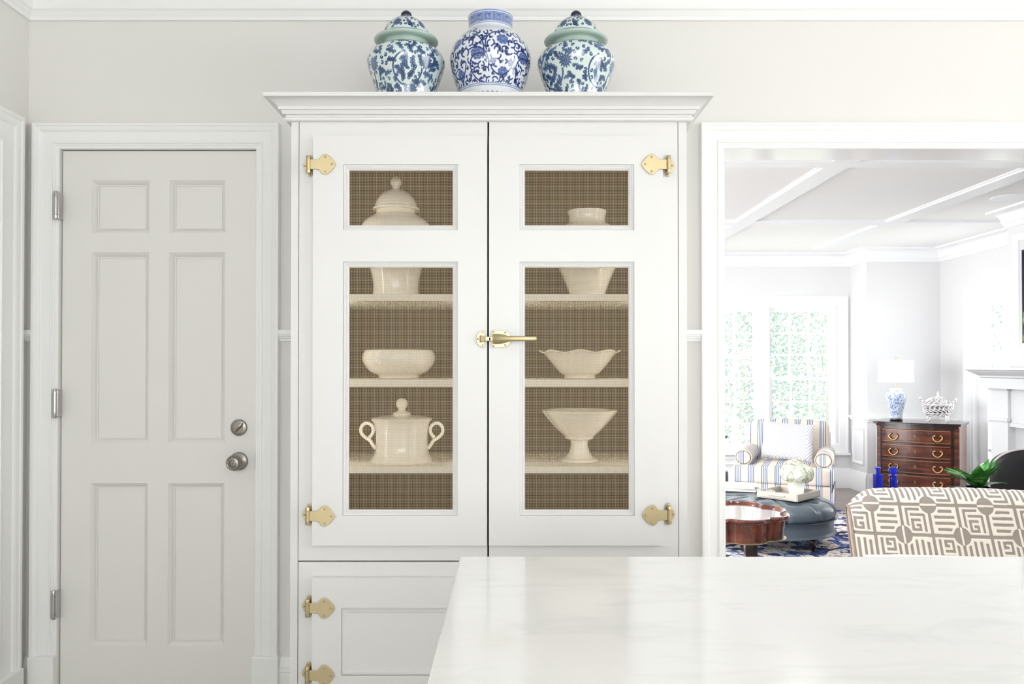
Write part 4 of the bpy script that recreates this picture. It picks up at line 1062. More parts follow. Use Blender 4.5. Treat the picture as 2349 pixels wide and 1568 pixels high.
# patterned pillow
def pillow_src(nt):
    tc = nt.nodes.new('ShaderNodeTexCoord'); sp = nt.nodes.new('ShaderNodeSeparateXYZ'); nt.links.new(tc.outputs['Object'], sp.inputs[0])
    tri = math_node(nt, 'PINGPONG', sp.outputs['X'], .075)
    tri2 = math_node(nt, 'PINGPONG', sp.outputs['Z'], .15)
    s = math_node(nt, 'ADD', math_node(nt, 'MULTIPLY', tri, 1.1), tri2)
    return math_node(nt, 'FRACT', math_node(nt, 'DIVIDE', math_node(nt, 'ADD', s, 5.0), .030))
M['pillow'] = ramp_mat('woven_chevron', [(0, (236, 236, 240)), (.62, (190, 192, 202)), (.92, (236, 236, 240))], pillow_src, .9, 0, 'CONSTANT')
pl = MB(); N = 22; vs = []; fs = []
for side in (-1, 1):
    k0 = len(vs)
    for i in range(N + 1):
        for j_ in range(N + 1):
            u, v = i / N * 2 - 1, j_ / N * 2 - 1
            pin = 1 - .10 * (1 - u * u) * 0 - .0
            e = max(0, (1 - u ** 4) * (1 - v ** 4)) ** .55
            edge = 1 - .07 * (1 - abs(u * v)) * (abs(v) ** 3 + abs(u) ** 3) * .9
            vs.append((.215 * u * edge, side * .070 * e, .165 * v * edge))
    for i in range(N):
        for j_ in range(N):
            a = k0 + i * (N + 1) + j_; fs.append((a, a + N + 1, a + N + 2, a + 1) if side < 0 else (a, a + 1, a + N + 2, a + N + 1))
pl.add(vs, fs)
po = pl.build('throw_pillow', M['pillow'], None, smooth=70)
po.location = (2.40, 7.17, .60); po.rotation_euler = (math.radians(-16), math.radians(4), math.radians(-17))
tag(po, 'white pillow with grey chevron weave on the striped armchair', 'pillow')

# dark pedestal side table partly behind the opening
ps = thing('pedestal_stand', 'dark wooden pedestal stand at the edge of the opening near the armchair', 'side table', (1.79, 7.35, .0115))
turn([(.13, .60), (.138, .61), (.138, .625), (.128, .632), (.002, .632)], 20, 32).build('top', M['mahog_dark'], ps, smooth=40, world=False)
turn([(.10, .598), (.085, .57), (.04, .54), (.03, .45), (.05, .38), (.10, .33), (.135, .315), (.14, .29), (.14, .16), (.13, .14), (.145, .10), (.15, .0)], 50, 32).build('column', M['mahog_dark'], ps, smooth=40, world=False)

# ------------------------------------------------------------------ tufted ottoman
M['leather'] = mat('slate_blue_leather', (86, 98, 108), .30, coat=.2, noise=.10, nscale=9, bump=.08, bscale=300)
ot = thing('tufted_ottoman', 'round slate blue leather ottoman with tufted top and turned legs', 'ottoman', (1.80, 5.85, 0))
Ro = .46
tuft = [(0, 0)] + [(.17 * math.cos(2 * PI * k / 6), .17 * math.sin(2 * PI * k / 6)) for k in range(6)] + [(.335 * math.cos(2 * PI * (k + .5) / 12), .335 * math.sin(2 * PI * (k + .5) / 12)) for k in range(12)]
top = MB(); rings = []; SEG = 144
prof, _ = smoothprof([(Ro - .012, .222), (Ro, .235), (Ro + .006, .262), (Ro - .004, .295), (Ro - .04, .322), (Ro - .10, .336), (.22, .345), (.10, .348), (.002, .349)], 60)
for r_, z_ in prof:
    ring = []
    for k in range(SEG):
        a = 2 * PI * k / SEG; x_, y_ = r_ * math.cos(a), r_ * math.sin(a)
        dz = 0
        for tx, ty in tuft:
            dd = math.hypot(x_ - tx, y_ - ty); dz -= .026 * math.exp(-(dd / .034) ** 2)
        if r_ > .33:   # radial pleats down the side
            c_ = abs(((a / (2 * PI) * 12) % 1) - .5) * 2
            g_ = math.exp(-((1 - c_) / .09) ** 2); ramp_ = min(1, (r_ - .33) / .05)
            x_ *= 1 - .034 * g_ * ramp_; y_ *= 1 - .034 * g_ * ramp_; dz -= .018 * g_ * ramp_ * (z_ > .28)
        elif r_ > .17:
            c_ = abs(((a / (2 * PI) * 12 + .0) % 1) - .5) * 2; g_ = math.exp(-((1 - c_) / .14) ** 2); dz -= .011 * g_
        ring.append((x_, y_, z_ + dz))
    rings.append(ring)
top.loops(rings, True, False, True).build('cushion', M['leather'], ot, smooth=60, world=False)
turn([(.002, .125), (Ro - .02, .125), (Ro - .01, .130), (Ro - .008, .215), (Ro - .014, .222), (.002, .222)], 40, 72).build('base', M['leather'], ot, smooth=40, world=False)
for tx, ty in tuft: MB().dome((tx, ty, .325 if math.hypot(tx, ty) < .3 else .312), .012, .008, 'z').build('tuft_button', M['leather'], ot, smooth=60, world=False)
for a in (-50, -130, 50, 130):
    x_, y_ = .36 * math.cos(math.radians(a)), .36 * math.sin(math.radians(a))
    MB().lathe(smoothprof([(.030, .126), (.032, .118), (.037, .100), (.034, .082), (.024, .072), (.026, .062), (.022, .035), (.016, .022), (.012, .012), (.012, .0)], 30)[0], 24, (x_, y_, .011), cap=True).build('leg', M['mahog_dark'], ot, smooth=50, world=False)

# tray with white flowers, newspapers
M['tray'] = mat('greige_lacquer', (192, 186, 176), .4)
tr = thing('serving_tray', 'square greige serving tray on the tufted ottoman', 'tray', (1.925, 5.74, .350), math.radians(44))
MB().box(-.16, .16, -.15, .15, 0, .008).build('bottom', M['tray'], tr, world=False)
for x0, x1, y0, y1 in ((-.16, .16, -.15, -.14), (-.16, .16, .14, .15), (-.16, -.15, -.14, .14), (.15, .16, -.14, .14)): MB().box(x0, x1, y0, y1, .0, .046).build('side', M['tray'], tr, bevel=.002, world=False)
for s in (-1, 1): MB().box(s * .164 - .004, s * .164 + .004, -.06, .06, .022, .031).build('handle', M['tray'], tr, bevel=.002, world=False)
M['white_pot'] = mat('white_porcelain', (238, 240, 238), .2, coat=.4)
fp_ = thing('hydrangea_pot', 'white hydrangea blooms in a tapered white pot on the tray', 'flowers', (1.99, 5.77, .3585))
MB().loops([[(-.038, -.038, 0), (.038, -.038, 0), (.038, .038, 0), (-.038, .038, 0)], [(-.047, -.047, .10), (.047, -.047, .10), (.047, .047, .10), (-.047, .047, .10)], [(-.041, -.041, .10), (.041, -.041, .10), (.041, .041, .10), (-.041, .041, .10)], [(-.035, -.035, .02), (.035, -.035, .02), (.035, .035, .02), (-.035, .035, .02)]], True, True, True).build('pot', M['white_pot'], fp_, bevel=.003, world=False)
M['petal'] = mat('cream_petal', (244, 243, 222), .6)
M['petal'].node_tree.nodes['Principled BSDF'].inputs['Subsurface Weight'].default_value = .2
for cx, cy, cz, R_ in ((-.045, -.01, .155, .062), (.05, -.02, .15, .060), (.0, .03, .175, .064), (.005, -.045, .150, .055)):
    bl = MB()
    for k in range(150):
        ph = 2 * PI * ((k * .618034) % 1); ct = 1 - 2 * (k + .5) / 150; st_ = math.sqrt(1 - ct * ct)
        n_ = Vector((st_ * math.cos(ph), st_ * math.sin(ph), ct)); c_ = Vector((cx, cy, cz)) + n_ * R_ * (.92 + .16 * random.random())
        t1 = n_.orthogonal().normalized(); t1 = Matrix.Rotation(random.random() * 6.28, 3, n_) @ t1; t2 = n_.cross(t1); q = .014 + .005 * random.random()
        for e in range(4):
            a = e * PI / 2; d1 = t1 * math.cos(a) + t2 * math.sin(a); d2 = t2 * math.cos(a) - t1 * math.sin(a)
            bl.add([c_, c_ + d1 * q * .6 + d2 * q * .5 + n_ * .003, c_ + d1 * q * 1.1 + n_ * .0015, c_ + d1 * q * .6 - d2 * q * .5 + n_ * .003], [(0, 1, 2, 3)])
    bl.lathe([(R_ * .9 * math.sin(PI * i / 8) + .0005, cz - R_ * .9 * math.cos(PI * i / 8)) for i in range(9)], 14, (cx, cy, 0))
    o = bl.build('bloom', M['petal'], fp_, smooth=50, world=False); o['kind'] = 'stuff'
M['stem'] = mat('stem_green', (96, 126, 66), .6)
MB().tube([(0, 0, .02), (.0, .0, .14)], .012, 8).build('stem', M['stem'], fp_, world=False)
M['crystal'] = mat('white_coral', (240, 240, 240), .4)
co = MB()
for k in range(7):
    a = k * .9; co.tube([(0, 0, 0), (.02 * math.cos(a), .02 * math.sin(a), .02 + .008 * (k % 3)), (.03 * math.cos(a + .4), .03 * math.sin(a + .4), .032 + .01 * (k % 2))], [.004, .003, .002], 6)
o = co.build('coral_ornament', M['crystal']); o.location = (1.80, 5.73, .3585); tag(o, 'small branching white coral ornament on the tray', 'ornament')
M['paper'] = mat('newsprint', (226, 222, 218), .8, noise=.05, nscale=25)
zz = .352
for k, (th, dx, rz_) in enumerate(((.012, -.01, -.30), (.008, .01, -.22), (.014, -.015, -.34), (.007, 0, -.26))):
    n_ = MB().box(-.13, .13, -.10, .10, 0, th).build('newspaper', M['paper'], None, bevel=.0025); n_.location = (1.67 + dx, 6.05, zz); n_.rotation_euler = (0, 0, rz_); zz += th + .0005
    tag(n_, ['lowest folded newspaper of the stack on the ottoman', 'second folded newspaper from the bottom of the ottoman stack', 'second folded newspaper from the top of the ottoman stack', 'topmost folded newspaper of the stack on the ottoman'][k], 'newspaper', 'newspapers on the ottoman')

# ------------------------------------------------------------------ scalloped tray-top table
st = thing('scalloped_table', 'polished walnut table with scalloped rim in front of the ottoman', 'table', (1.185, 4.50, 0))
def scal(R_, n=144, lob=8, amp=.16, ph=.2):
    out = []
    for k in range(n):
        a = 2 * PI * k / n; c_ = abs(math.sin(lob * (a + ph) / 2)) ** .55
        r_ = R_ * (1 - amp * (1 - c_)); out.append((r_ * math.cos(a), r_ * math.sin(a)))
    return out
R0 = .325
mb = MB()
mb.loops([[(x_, y_, z_) for x_, y_ in scal(R_)] for R_, z_ in ((R0 - .03, .405), (R0 - .026, .452), (R0 - .006, .456), (R0, .462), (R0 + .001, .470), (R0 - .005, .478), (R0 - .014, .479), (R0 - .019, .474), (R0 - .024, .466), (.01, .4655))], True, False, True)
mb.build('top', M['tablewood'], st, smooth=40, world=False)
MB().loops([[(x_, y_, z_) for x_, y_ in scal(R_)] for R_, z_ in ((R0 - .04, .356), (R0 - .034, .356), (R0 - .033, .405), (R0 - .04, .405))], True).build('apron', M['tablewood'], st, smooth=40, world=False)
MB().loops([[(x_, y_, z_) for x_, y_ in scal(R_)] for R_, z_ in ((R0 - .033, .350), (R0 - .022, .351), (R0 - .020, .356), (R0 - .033, .357))], True).build('bead', M['brass'], st, smooth=40, world=False)
for a in (35, 125, 215, 283):
    x_, y_ = .21 * math.cos(math.radians(a)), .21 * math.sin(math.radians(a))
    MB().loops([[(x_ + s1 * q, y_ + s2 * q, z_) for s1, s2 in ((-1, -1), (1, -1), (1, 1), (-1, 1))] for z_, q in ((.36, .020), (.10, .013), (.011, .012))], True, True, True).build('leg', M['mahog_dark'], st, bevel=.002, world=False)

# ------------------------------------------------------------------ bow-front chest of drawers
ch = thing('chest_of_drawers', 'dark mahogany bow-front chest of drawers with brass pulls in the corner', 'chest of drawers', (3.655, 7.37, 0), math.radians(-37))
CW, CD, CH = .66, .42, .76
bow = lambda x_: -.045 * (1 - (2 * x_ / CW) ** 2)
def bowslab(x0, x1, z0, z1, yf, yb, n=16):
    mb = MB(); xs_ = [x0 + (x1 - x0) * k / n for k in range(n + 1)]
    out = [(x_, yf + bow(x_)) for x_ in xs_] + [(x1, yb), (x0, yb)]
    return mb.prism_z(out, z0, z1)
bowslab(-.29, .29, .06, .725, -.205, .20).build('carcass', M['mahog_dark'], ch, world=False)
for o_, z0, z1 in ((.0, .724, .738), (.016, .738, .752), (.022, .752, .76)):
    mb = MB(); xs_ = [-CW / 2 - o_ + (CW + 2 * o_) * k / 20 for k in range(21)]
    mb.prism_z([(x_, -.21 - o_ + bow(max(-.33, min(.33, x_)))) for x_ in xs_] + [(CW / 2 + o_, .21), (-CW / 2 - o_, .21)], z0, z1).build('top' if o_ > .02 else 'top_moulding', M['mahog_dark'], ch, bevel=.002, world=False)
for s in (-1, 1):
    q = MB(); a0 = s * .29; a1 = s * .33
    q.prism_z([(min(a0, a1), -.20), (max(a0, a1), -.20) if s < 0 else (max(a0, a1), -.175), (max(a0, a1), .20), (min(a0, a1), .20)] if s > 0 else [(-.33, -.175), (-.29, -.20), (-.29, .20), (-.33, .20)], .06, .725)
    q.build('corner_post', M['mahog'], ch, bevel=.003, world=False)
    for y_ in (-.17, .17):
        MB().lathe(smoothprof([(.03, .065), (.034, .045), (.022, .02), (.026, 0)], 14)[0], 16, (s * .30, y_, 0), cap=True).build('foot', M['mahog_dark'], ch, smooth=50, world=False)
M['oldbrass'] = mat('tarnished_brass', (112, 88, 60), .45, metal=1.0)
M['antique'] = mat('antique_brass', (214, 166, 100), .3, metal=1.0)
for z0, z1 in ((.582, .702), (.452, .570), (.318, .440), (.188, .306), (.075, .176)):
    dr = bowslab(-.272, .272, z0, z1, -.212, -.19).build('drawer', M['mahog'], ch, bevel=.004, world=False)
    fr = MB(); n = 16
    for a, b_ in ((z0 + .006, z0 + .011), (z1 - .011, z1 - .006)):
        xs_ = [-.265 + .53 * k / n for k in range(n + 1)]
        fr.loops([[(x_, -.2135 + bow(x_), a), (x_, -.2135 + bow(x_), b_), (x_, -.2115 + bow(x_), b_), (x_, -.2115 + bow(x_), a)] for x_ in xs_], True, True, True)
    fr.build('inlay_line', mat('inlay_wood_%d' % int(z0 * 1000), (150, 96, 54), .35), dr, world=False)
    zc_ = (z0 + z1) / 2
    for x_ in (-.175, .175):
        yb = -.214 + bow(x_)
        h = MB().tube([(x_ + .036 * math.cos(t), yb - .012 - .004 * abs(math.sin(t)), zc_ - .006 + .026 * math.sin(t) + .004 * math.cos(2 * t)) for t in np.linspace(PI * .64, PI * 2.36, 28)], .0055, 8)
        for s in (-1, 1): h.dome((x_ + s * .024, yb, zc_ + .014), .008, .014)
        h.build('pull', M['antique'], dr, smooth=60, world=False)
    MB().prism([(-.0, zc_ - .018), (.011, zc_), (0, zc_ + .020), (-.011, zc_)], -.214 + bow(0) - .002, -.2125 + bow(0)).build('escutcheon', M['oldbrass'], dr, world=False)
# ------------------------------------------------------------------ lamp on the chest
M['shade'] = mat('white_linen_shade', (246, 246, 244), .8)
M['shade'].node_tree.nodes['Principled BSDF'].inputs['Subsurface Weight'].default_value = .15
lp = thing('table_lamp', 'blue and white ginger jar lamp with white cut-corner shade on the chest', 'lamp', (3.47, 7.45, .7605), math.radians(-37))
lc = Canvas(2 * PI * .086, .34, .0012)
scatter(lc, .03, .27, 260, [lambda u, v: lc.leafcluster(u, v, random.random() * 6.28, .015, 3, .7), lambda u, v: lc.curl(u, v, random.random() * 6.28, .012, 1, .6), lambda u, v: lc.mum(u, v, .011, .6)], rmin=.007, limit=.08)
M['lamp_glaze'] = ramp_mat('pale_blue_lamp_glaze', [(0, (214, 224, 238)), (.4, (136, 158, 206)), (1, (70, 96, 160))], attr_src, .15, .5)
turn([(.05, 0), (.055, .004), (.055, .016), (.045, .02)], 12, 28).build('base', M['mahog_dark'], lp, smooth=40, world=False)
painted_lathe('jar', [(.046, .02), (.05, .03), (.055, .07), (.068, .13), (.082, .19), (.086, .22), (.080, .245), (.060, .257), (.048, .262), (.050, .275), (.054, .283), (.050, .287), (.02, .289)], 90, 120, lc, M['lamp_glaze'], lp)
MB().tube([(0, 0, .285), (0, 0, .36)], .006, 10).build('stem', M['brass'], lp, world=False)
sh = MB(); rings = []
for k in range(9):
    t = k / 8; z = .345 + .195 * t; sc = 1 - .035 * math.sin(PI * t) - .02 * t
    w_, c_ = .136 * sc, .046
    rings.append([(-w_, -w_ + c_, z), (-w_ + c_, -w_, z), (w_ - c_, -w_, z), (w_, -w_ + c_, z), (w_, w_ - c_, z), (w_ - c_, w_, z), (-w_ + c_, w_, z), (-w_, w_ - c_, z)])
sh.loops(rings + [[(x_ * .985, y_ * .985, z_) for x_, y_, z_ in r_] for r_ in rings[::-1]]).build('shade', M['shade'], lp, smooth=25, world=False)
MB().tube([(0, 0, .36), (0, 0, .56)], .003, 8).build('harp', M['brass'], lp, world=False)
MB().dome((0, 0, .555), .008, .014, 'z').build('finial', M['brass'], lp, smooth=60, world=False)

bulb = bpy.data.lights.new('lamp_fill', 'POINT'); bulb.energy = 2.5; bulb.shadow_soft_size = .03; bulb.color = (1, .97, .92)  # point light added inside the shade to lift the dark corner
bo = bpy.data.objects.new('lamp_fill', bulb); COL.objects.link(bo); bo.location = (3.47, 7.45, .7605 + .44)

# silver openwork tureen on the chest
M['silver'] = mat('silver_plate', (238, 234, 236), .22, metal=.6)
tu = thing('silver_tureen', 'openwork silver tureen with scrolled handles on the chest of drawers', 'tureen', (3.735, 7.235, .7605), math.radians(-37))
tu.scale = (.78, .78, 1.22)
def oval(a, b_, z, n=40): return [(a * math.cos(2 * PI * k / n), b_ * math.sin(2 * PI * k / n), z) for k in range(n + 1)]
for a, z in ((.105, .045), (.14, .125), (.132, .062)): MB().tube(oval(a, a * .72, z), .0045, 8).build('band', M['silver'], tu, smooth=60, world=False)
sc_ = MB()
for k in range(18):
    p = 2 * PI * k / 18
    pts = []
    for t in np.linspace(0, 1, 14):
        ang = p + .32 * math.sin(t * PI * 2) ; rr = .108 + .045 * math.sin(t * PI * .8); z = .047 + .078 * t
        pts.append((rr * math.cos(ang), rr * .72 * math.sin(ang), z))
    sc_.tube(pts, .004, 6)
    pts = [((.130 + .012 * math.cos(q)) * math.cos(p + .12 * math.sin(q)), (.130 + .012 * math.cos(q)) * .72 * math.sin(p + .12 * math.sin(q)), .088 + .022 * math.sin(q)) for q in np.linspace(0, 5.2, 14)]
    sc_.tube(pts, .0035, 6)
o = sc_.build('body_scrollwork', M['silver'], tu, smooth=60, world=False); o['kind'] = 'stuff'
M['crystal_glass'] = mat('clear_crystal', (250, 250, 252), .03, trans=1.0)
MB().lathe([(.001, .05), (.085, .052), (.108, .075), (.122, .105), (.125, .125), (.121, .125), (.10, .08), (.001, .058)], 32).build('liner', M['crystal_glass'], tu, smooth=60, world=False).scale = (1, .72, 1)
lid = MB()
for k in range(14):
    p = 2 * PI * k / 14
    lid.tube([((.138 * math.cos(t) ) * math.cos(p + .5 * t), .138 * math.cos(t) * .72 * math.sin(p + .5 * t), .128 + .05 * math.sin(t)) for t in np.linspace(0, 1.45, 12)], .004, 6)
    lid.tube([((.105 + .016 * math.cos(q)) * math.cos(p + .14 * math.sin(q)), (.105 + .016 * math.cos(q)) * .72 * math.sin(p + .14 * math.sin(q)), .153 - .012 * math.cos(q)) for q in np.linspace(0, 6.2, 12)], .0035, 6)
lo = lid.build('lid_scrollwork', M['silver'], tu, smooth=60, world=False); lo['kind'] = 'stuff'
turn([(.018, .176), (.02, .182), (.008, .19), (.012, .200), (.007, .212), (.001, .222)], 20, 20).build('finial', M['silver'], tu, smooth=60, world=False)
for s in (-1, 1):
    MB().tube([(s * (.128 + .012 * t * 4 + .018 * math.sin(t * 7)), 0, .105 + .065 * t - .012 * math.cos(t * 7)) for t in np.linspace(0, 1, 22)], .006, 8).build('handle', M['silver'], tu, smooth=60, world=False)
    MB().lathe([(.012 * math.sin(PI * i / 8) + .0003, -.012 * math.cos(PI * i / 8)) for i in range(9)], 14, (s * .178, 0, .166)).build('handle_knob', M['silver'], tu, smooth=60, world=False)
for sx_ in (-1, 1):
    for sy_ in (-1, 1):
        MB().tube([(sx_ * .082, sy_ * .055, .048), (sx_ * .098, sy_ * .066, .034), (sx_ * .088, sy_ * .058, .016), (sx_ * .10, sy_ * .068, .006)], .006, 8).build('foot', M['silver'], tu, smooth=60, world=False)

# ------------------------------------------------------------------ patterned lounge chair
def seg_d(u, v, a, b_):
    x0, x1 = min(a[0], b_[0]), max(a[0], b_[0]); z0, z1 = min(a[1], b_[1]), max(a[1], b_[1])
    return np.maximum(np.maximum(x0 - u, u - x1), np.maximum(z0 - v, v - z1))
def weave(U_, V_):
    i = np.floor(U_).astype(int); j = np.floor(V_).astype(int); fu = U_ - i; fv = V_ - j
    val = np.zeros_like(U_); hw = .045
    def strokes(pl, cond, flip):
        fu_ = 1 - fu if flip else fu; fv_ = 1 - fv if flip else fv
        m_ = np.zeros_like(U_, bool)
        for a, b_ in zip(pl[:-1], pl[1:]): m_ |= seg_d(fu_, fv_, a, b_) < hw
        val[m_ & cond] = 1
    m1 = [[(.20, .16), (.20, .84), (.62, .84)], [(.36, .66), (.80, .66), (.80, .16)], [(.62, .49), (.37, .49), (.37, .17), (.62, .17), (.62, .32), (.53, .32)]]
    ev = (j % 2 == 0)
    for pl in m1: strokes(pl, ev & (i % 2 == 0), False)
    for pl in m1: strokes(pl, ~ev & (i % 2 == 1), True)
    hs = ev & (i % 2 == 1); vsn = ~ev & (i % 2 == 0)
    for k in range(4):
        c_ = .20 + .20 * k; lo, hi = (.20, .80) if k in (1, 2) else (.26, .74)
        val[hs & (np.abs(fv - c_) < .048) & (fu > lo - .05) & (fu < hi + .05)] = 1
        val[vsn & (np.abs(fu - c_) < .048) & (fv > lo - .05) & (fv < hi + .05)] = 1
    iu = np.round(U_).astype(int); jv = np.round(V_).astype(int); du = U_ - iu; dv = V_ - jv; r_ = np.hypot(du, dv)
    node = ((iu + jv) % 2 == 0)
    val[node & (r_ < .36)] = 0
    line = (np.abs(du) < .055) | (np.abs(dv) < .055); val[line] = 1
    val[node & (r_ < .29)] = 1
    spl = np.where(jv % 2 == 0, np.abs(du), np.abs(dv))
    val[node & (r_ < .29) & (spl < .035)] = 0
    return val
lc_ = thing('lounge_chair', 'upholstered chair in cream and taupe geometric cut velvet behind the marble worktop', 'chair', (2.11, 3.80, 0), math.radians(-9))
M['velvet'] = ramp_mat('cut_velvet', [(0, (208, 202, 192)), (.45, (204, 198, 188)), (.55, (142, 134, 127)), (1, (136, 128, 121))], attr_src, .9)
def velvet_panel(name, P, nu, nv, U_, V_, parent, pile=.0022):
    """grid of points P(nu,nv,3) with raised pile where the weave is dark"""
    gu = np.gradient(U_, axis=0); gv = np.gradient(V_, axis=1)
    val = sum(weave(U_ + gu * i_ / 3, V_ + gv * j_ / 3) for i_ in (-1, 0, 1) for j_ in (-1, 0, 1)) / 9
    du = np.gradient(P, axis=0); dv = np.gradient(P, axis=1); nrm = np.cross(du, dv); nrm /= np.linalg.norm(nrm, axis=2, keepdims=True) + 1e-9
    Q = P + nrm * (val * pile)[..., None]
    idx = np.arange(nu * nv).reshape(nu, nv)
    F = np.stack([idx[:-1, :-1], idx[1:, :-1], idx[1:, 1:], idx[:-1, 1:]], -1).reshape(-1, 4)
    me = bpy.data.meshes.new(name); me.from_pydata(Q.reshape(-1, 3).tolist(), [], F.tolist()); me.materials.append(M['velvet'])
    me.polygons.foreach_set('use_smooth', [True] * len(me.polygons)); me.update()
    paint_attr(me, val.reshape(-1)); o = bpy.data.objects.new(name, me); put(o, parent, False); return o
nu, nv = 380, 330
LW_, LT, LH = 1.02, .13, .33
uu = np.linspace(-1, 1, nu)
Hx = LH - .045 - .022 * uu ** 2 - .070 * np.clip((np.abs(uu) - .72) / .28, 0, 1) ** 2.2
s = np.linspace(0, 1, nv)
# cross-section: front face up, roll over the top, down the rear
P = np.zeros((nu, nv, 3)); ssum = np.zeros((nu, nv))
for a in range(nu):
    h = Hx[a]; R_ = LT / 2; L1 = h - R_ + .22; L2 = PI * R_; L3 = h - R_ + .22; tot = L1 + L2 + L3; q = s * tot
    y = np.where(q < L1, -R_, np.where(q < L1 + L2, -R_ * np.cos((q - L1) / R_), R_))
    z = np.where(q < L1, q - .22, np.where(q < L1 + L2, h - R_ + R_ * np.sin((q - L1) / R_), h - R_ - (q - L1 - L2)))
    e = 1 - np.clip((abs(uu[a]) - .93) / .07, 0, 1) ** 2 * .35
    y = y * e - .018 * (1 - uu[a] ** 2) * (z > -.3) + .05 * uu[a] ** 2 * -1 * 0
    P[a, :, 0] = uu[a] * LW_ / 2; P[a, :, 1] = y + z * .58; P[a, :, 2] = z + .395
    ssum[a] = q
CELL = .118
U_ = (P[:, :, 0] + 5.0) / CELL * .95 + .12; V_ = ssum / CELL / 1.08 + 20 - .42
vp = velvet_panel('backrest', P[:, ::-1], nu, nv, U_[:, ::-1], V_[:, ::-1], lc_)
for sgn, a in ((-1, 0), (1, nu - 1)):
    pts = [tuple(P[a, k] + np.array([sgn * .002, 0, 0])) for k in range(0, nv, 6)]
    MB().tube(pts, .006, 8).build('piping', mat('taupe_piping_%d' % (sgn + 1), (140, 124, 114), .9), lc_, smooth=60, world=False)
    ring = [tuple(P[a, k]) for k in range(0, nv, 5)]
    MB().add(ring, [tuple(range(len(ring)))]).build('back_end', mat('taupe_gusset_%d' % (sgn + 1), (176, 164, 152), .9), lc_, world=False)
rounded_box(.98, .58, .17, .04, c=(0, -.335, .325), puff=.01).build('seat', M['tray'] if False else mat('cream_velvet', (214, 206, 194), .9), lc_, smooth=60, world=False)
for sx_ in (-1, 1):
    for sy_ in (-.56, .02):
        MB().loops([[(sx_ * .44 + a * q, sy_ + b_ * q, z) for a, b_ in ((-1, -1), (1, -1), (1, 1), (-1, 1))] for z, q in ((.245, .026), (.0, .016))], True, True, True).build('leg', M['mahog_dark'], lc_, world=False)

# ------------------------------------------------------------------ console with bottles and plant, black leather chair
cs = thing('console_table', 'dark wooden console behind the patterned chair holding bottles and plant', 'table', (2.3, 4.52, 0))
MB().box(1.965, 2.74, 4.41, 4.63, .53, .555).build('top', M['mahog_dark'], cs, bevel=.004)
for x_ in (2.0, 2.70):
    for y_ in (4.44, 4.60): MB().box(x_ - .02, x_ + .02, y_ - .02, y_ + .02, .0115, .53).build('leg', M['mahog_dark'], cs, bevel=.003)
M['cobalt'] = mat('cobalt_glass', (36, 52, 208), .05, trans=.75)
M['cobalt'].node_tree.nodes['Principled BSDF'].inputs['IOR'].default_value = 1.3
b1 = thing('glass_bottle', 'cobalt blue glass bottle with straight shoulders and open neck', 'bottle', (1.995, 4.5, .556), 0, 'cobalt bottles on the console')
turn([(.022, 0), (.025, .003), (.025, .105), (.022, .113), (.012, .118), (.0105, .124), (.0105, .140), (.0155, .145), (.017, .149), (.015, .152), (.009, .152)], 60, 28).build('body', M['cobalt'], b1, smooth=50, world=False)
b2 = thing('stoppered_bottle', 'cobalt blue glass bottle with round stopper', 'bottle', (2.078, 4.5, .556), 0, 'cobalt bottles on the console')
turn([(.018, 0), (.020, .003), (.0195, .09), (.0165, .098), (.019, .102), (.0245, .106), (.022, .109), (.010, .110)], 50, 28).build('body', M['cobalt'], b2, smooth=50, world=False)
turn([(.010, .109), (.0095, .114), (.018, .121), (.0235, .132), (.0225, .142), (.014, .151), (.001, .154)], 30, 28).build('stopper', M['cobalt'], b2, smooth=60, world=False)
pt = thing('potted_plant', 'green rosette plant with broad upright leaves on the console', 'plant', (2.55, 4.52, .556))
turn([(.050, 0), (.062, .03), (.066, .042), (.061, .042), (.057, .035), (.002, .033)], 20, 28).build('pot', M['navy'], pt, smooth=40, world=False)
def leaf_src(nt):
    a = nt.nodes.new('ShaderNodeTexCoord'); n = nt.nodes.new('ShaderNodeTexNoise'); n.inputs['Scale'].default_value = 22; nt.links.new(a.outputs['Object'], n.inputs['Vector']); return n.outputs['Fac']
M['leafg'] = ramp_mat('plant_leaf', [(.3, (28, 84, 34)), (.5, (56, 128, 52)), (.72, (128, 178, 98))], leaf_src, .35, .2)
for k in range(22):
    a = k * 2.4; el = .55 + .85 * ((k * .37) % 1); L = .125 + .06 * ((k * .71) % 1)
    lf = MB(); rings = []
    for q in range(9):
        t = q / 8; out_ = L * t * math.cos(el) + .05 * t * t; up_ = .035 + L * t * math.sin(el) - .05 * t * t * math.cos(el); wd = .036 * math.sin(PI * min(.98, .18 + t * .80)) * (1.15 - .3 * t)
        c_ = Vector((out_ * math.cos(a), out_ * math.sin(a), up_)); sd = Vector((-math.sin(a), math.cos(a), 0))
        rings.append([tuple(c_ - sd * wd + Vector((0, 0, .006))), tuple(c_), tuple(c_ + sd * wd + Vector((0, 0, .006))), tuple(c_ - Vector((0, 0, .0015)))])
    lf.loops(rings, True, True, True).build('leaf', M['leafg'], pt, smooth=50, world=False)
M['blackleather'] = mat('black_leather', (15, 12, 17), .5, coat=.0, bump=.05, bscale=200)
bc = thing('leather_chair', 'black leather chair with rounded back and pale piping near the fireplace', 'chair', (3.15, 5.05, 0), math.radians(8))
mb = MB(); rings = []
OUTL = []
for k in range(64):
    t = 2 * PI * k / 64; c_, s_ = math.cos(t), math.sin(t)
    x_ = .27 * math.copysign(abs(c_) ** .8, c_); z_ = .555 + .195 * math.copysign(abs(s_) ** .8, s_)
    if s_ < 0: x_ *= 1 - .22 * abs(s_)
    OUTL.append((x_, z_))
for y_, sc in ((-.045, .70), (-.058, .40)): pass
rings = [[(x_ * sc, y_, .555 + (z_ - .555) * sc) for x_, z_ in OUTL] for y_, sc in ((-.052, .02), (-.050, .55), (-.040, .85), (-.022, .98), (.0, 1.0), (.03, .97), (.05, .8), (.055, .02))]
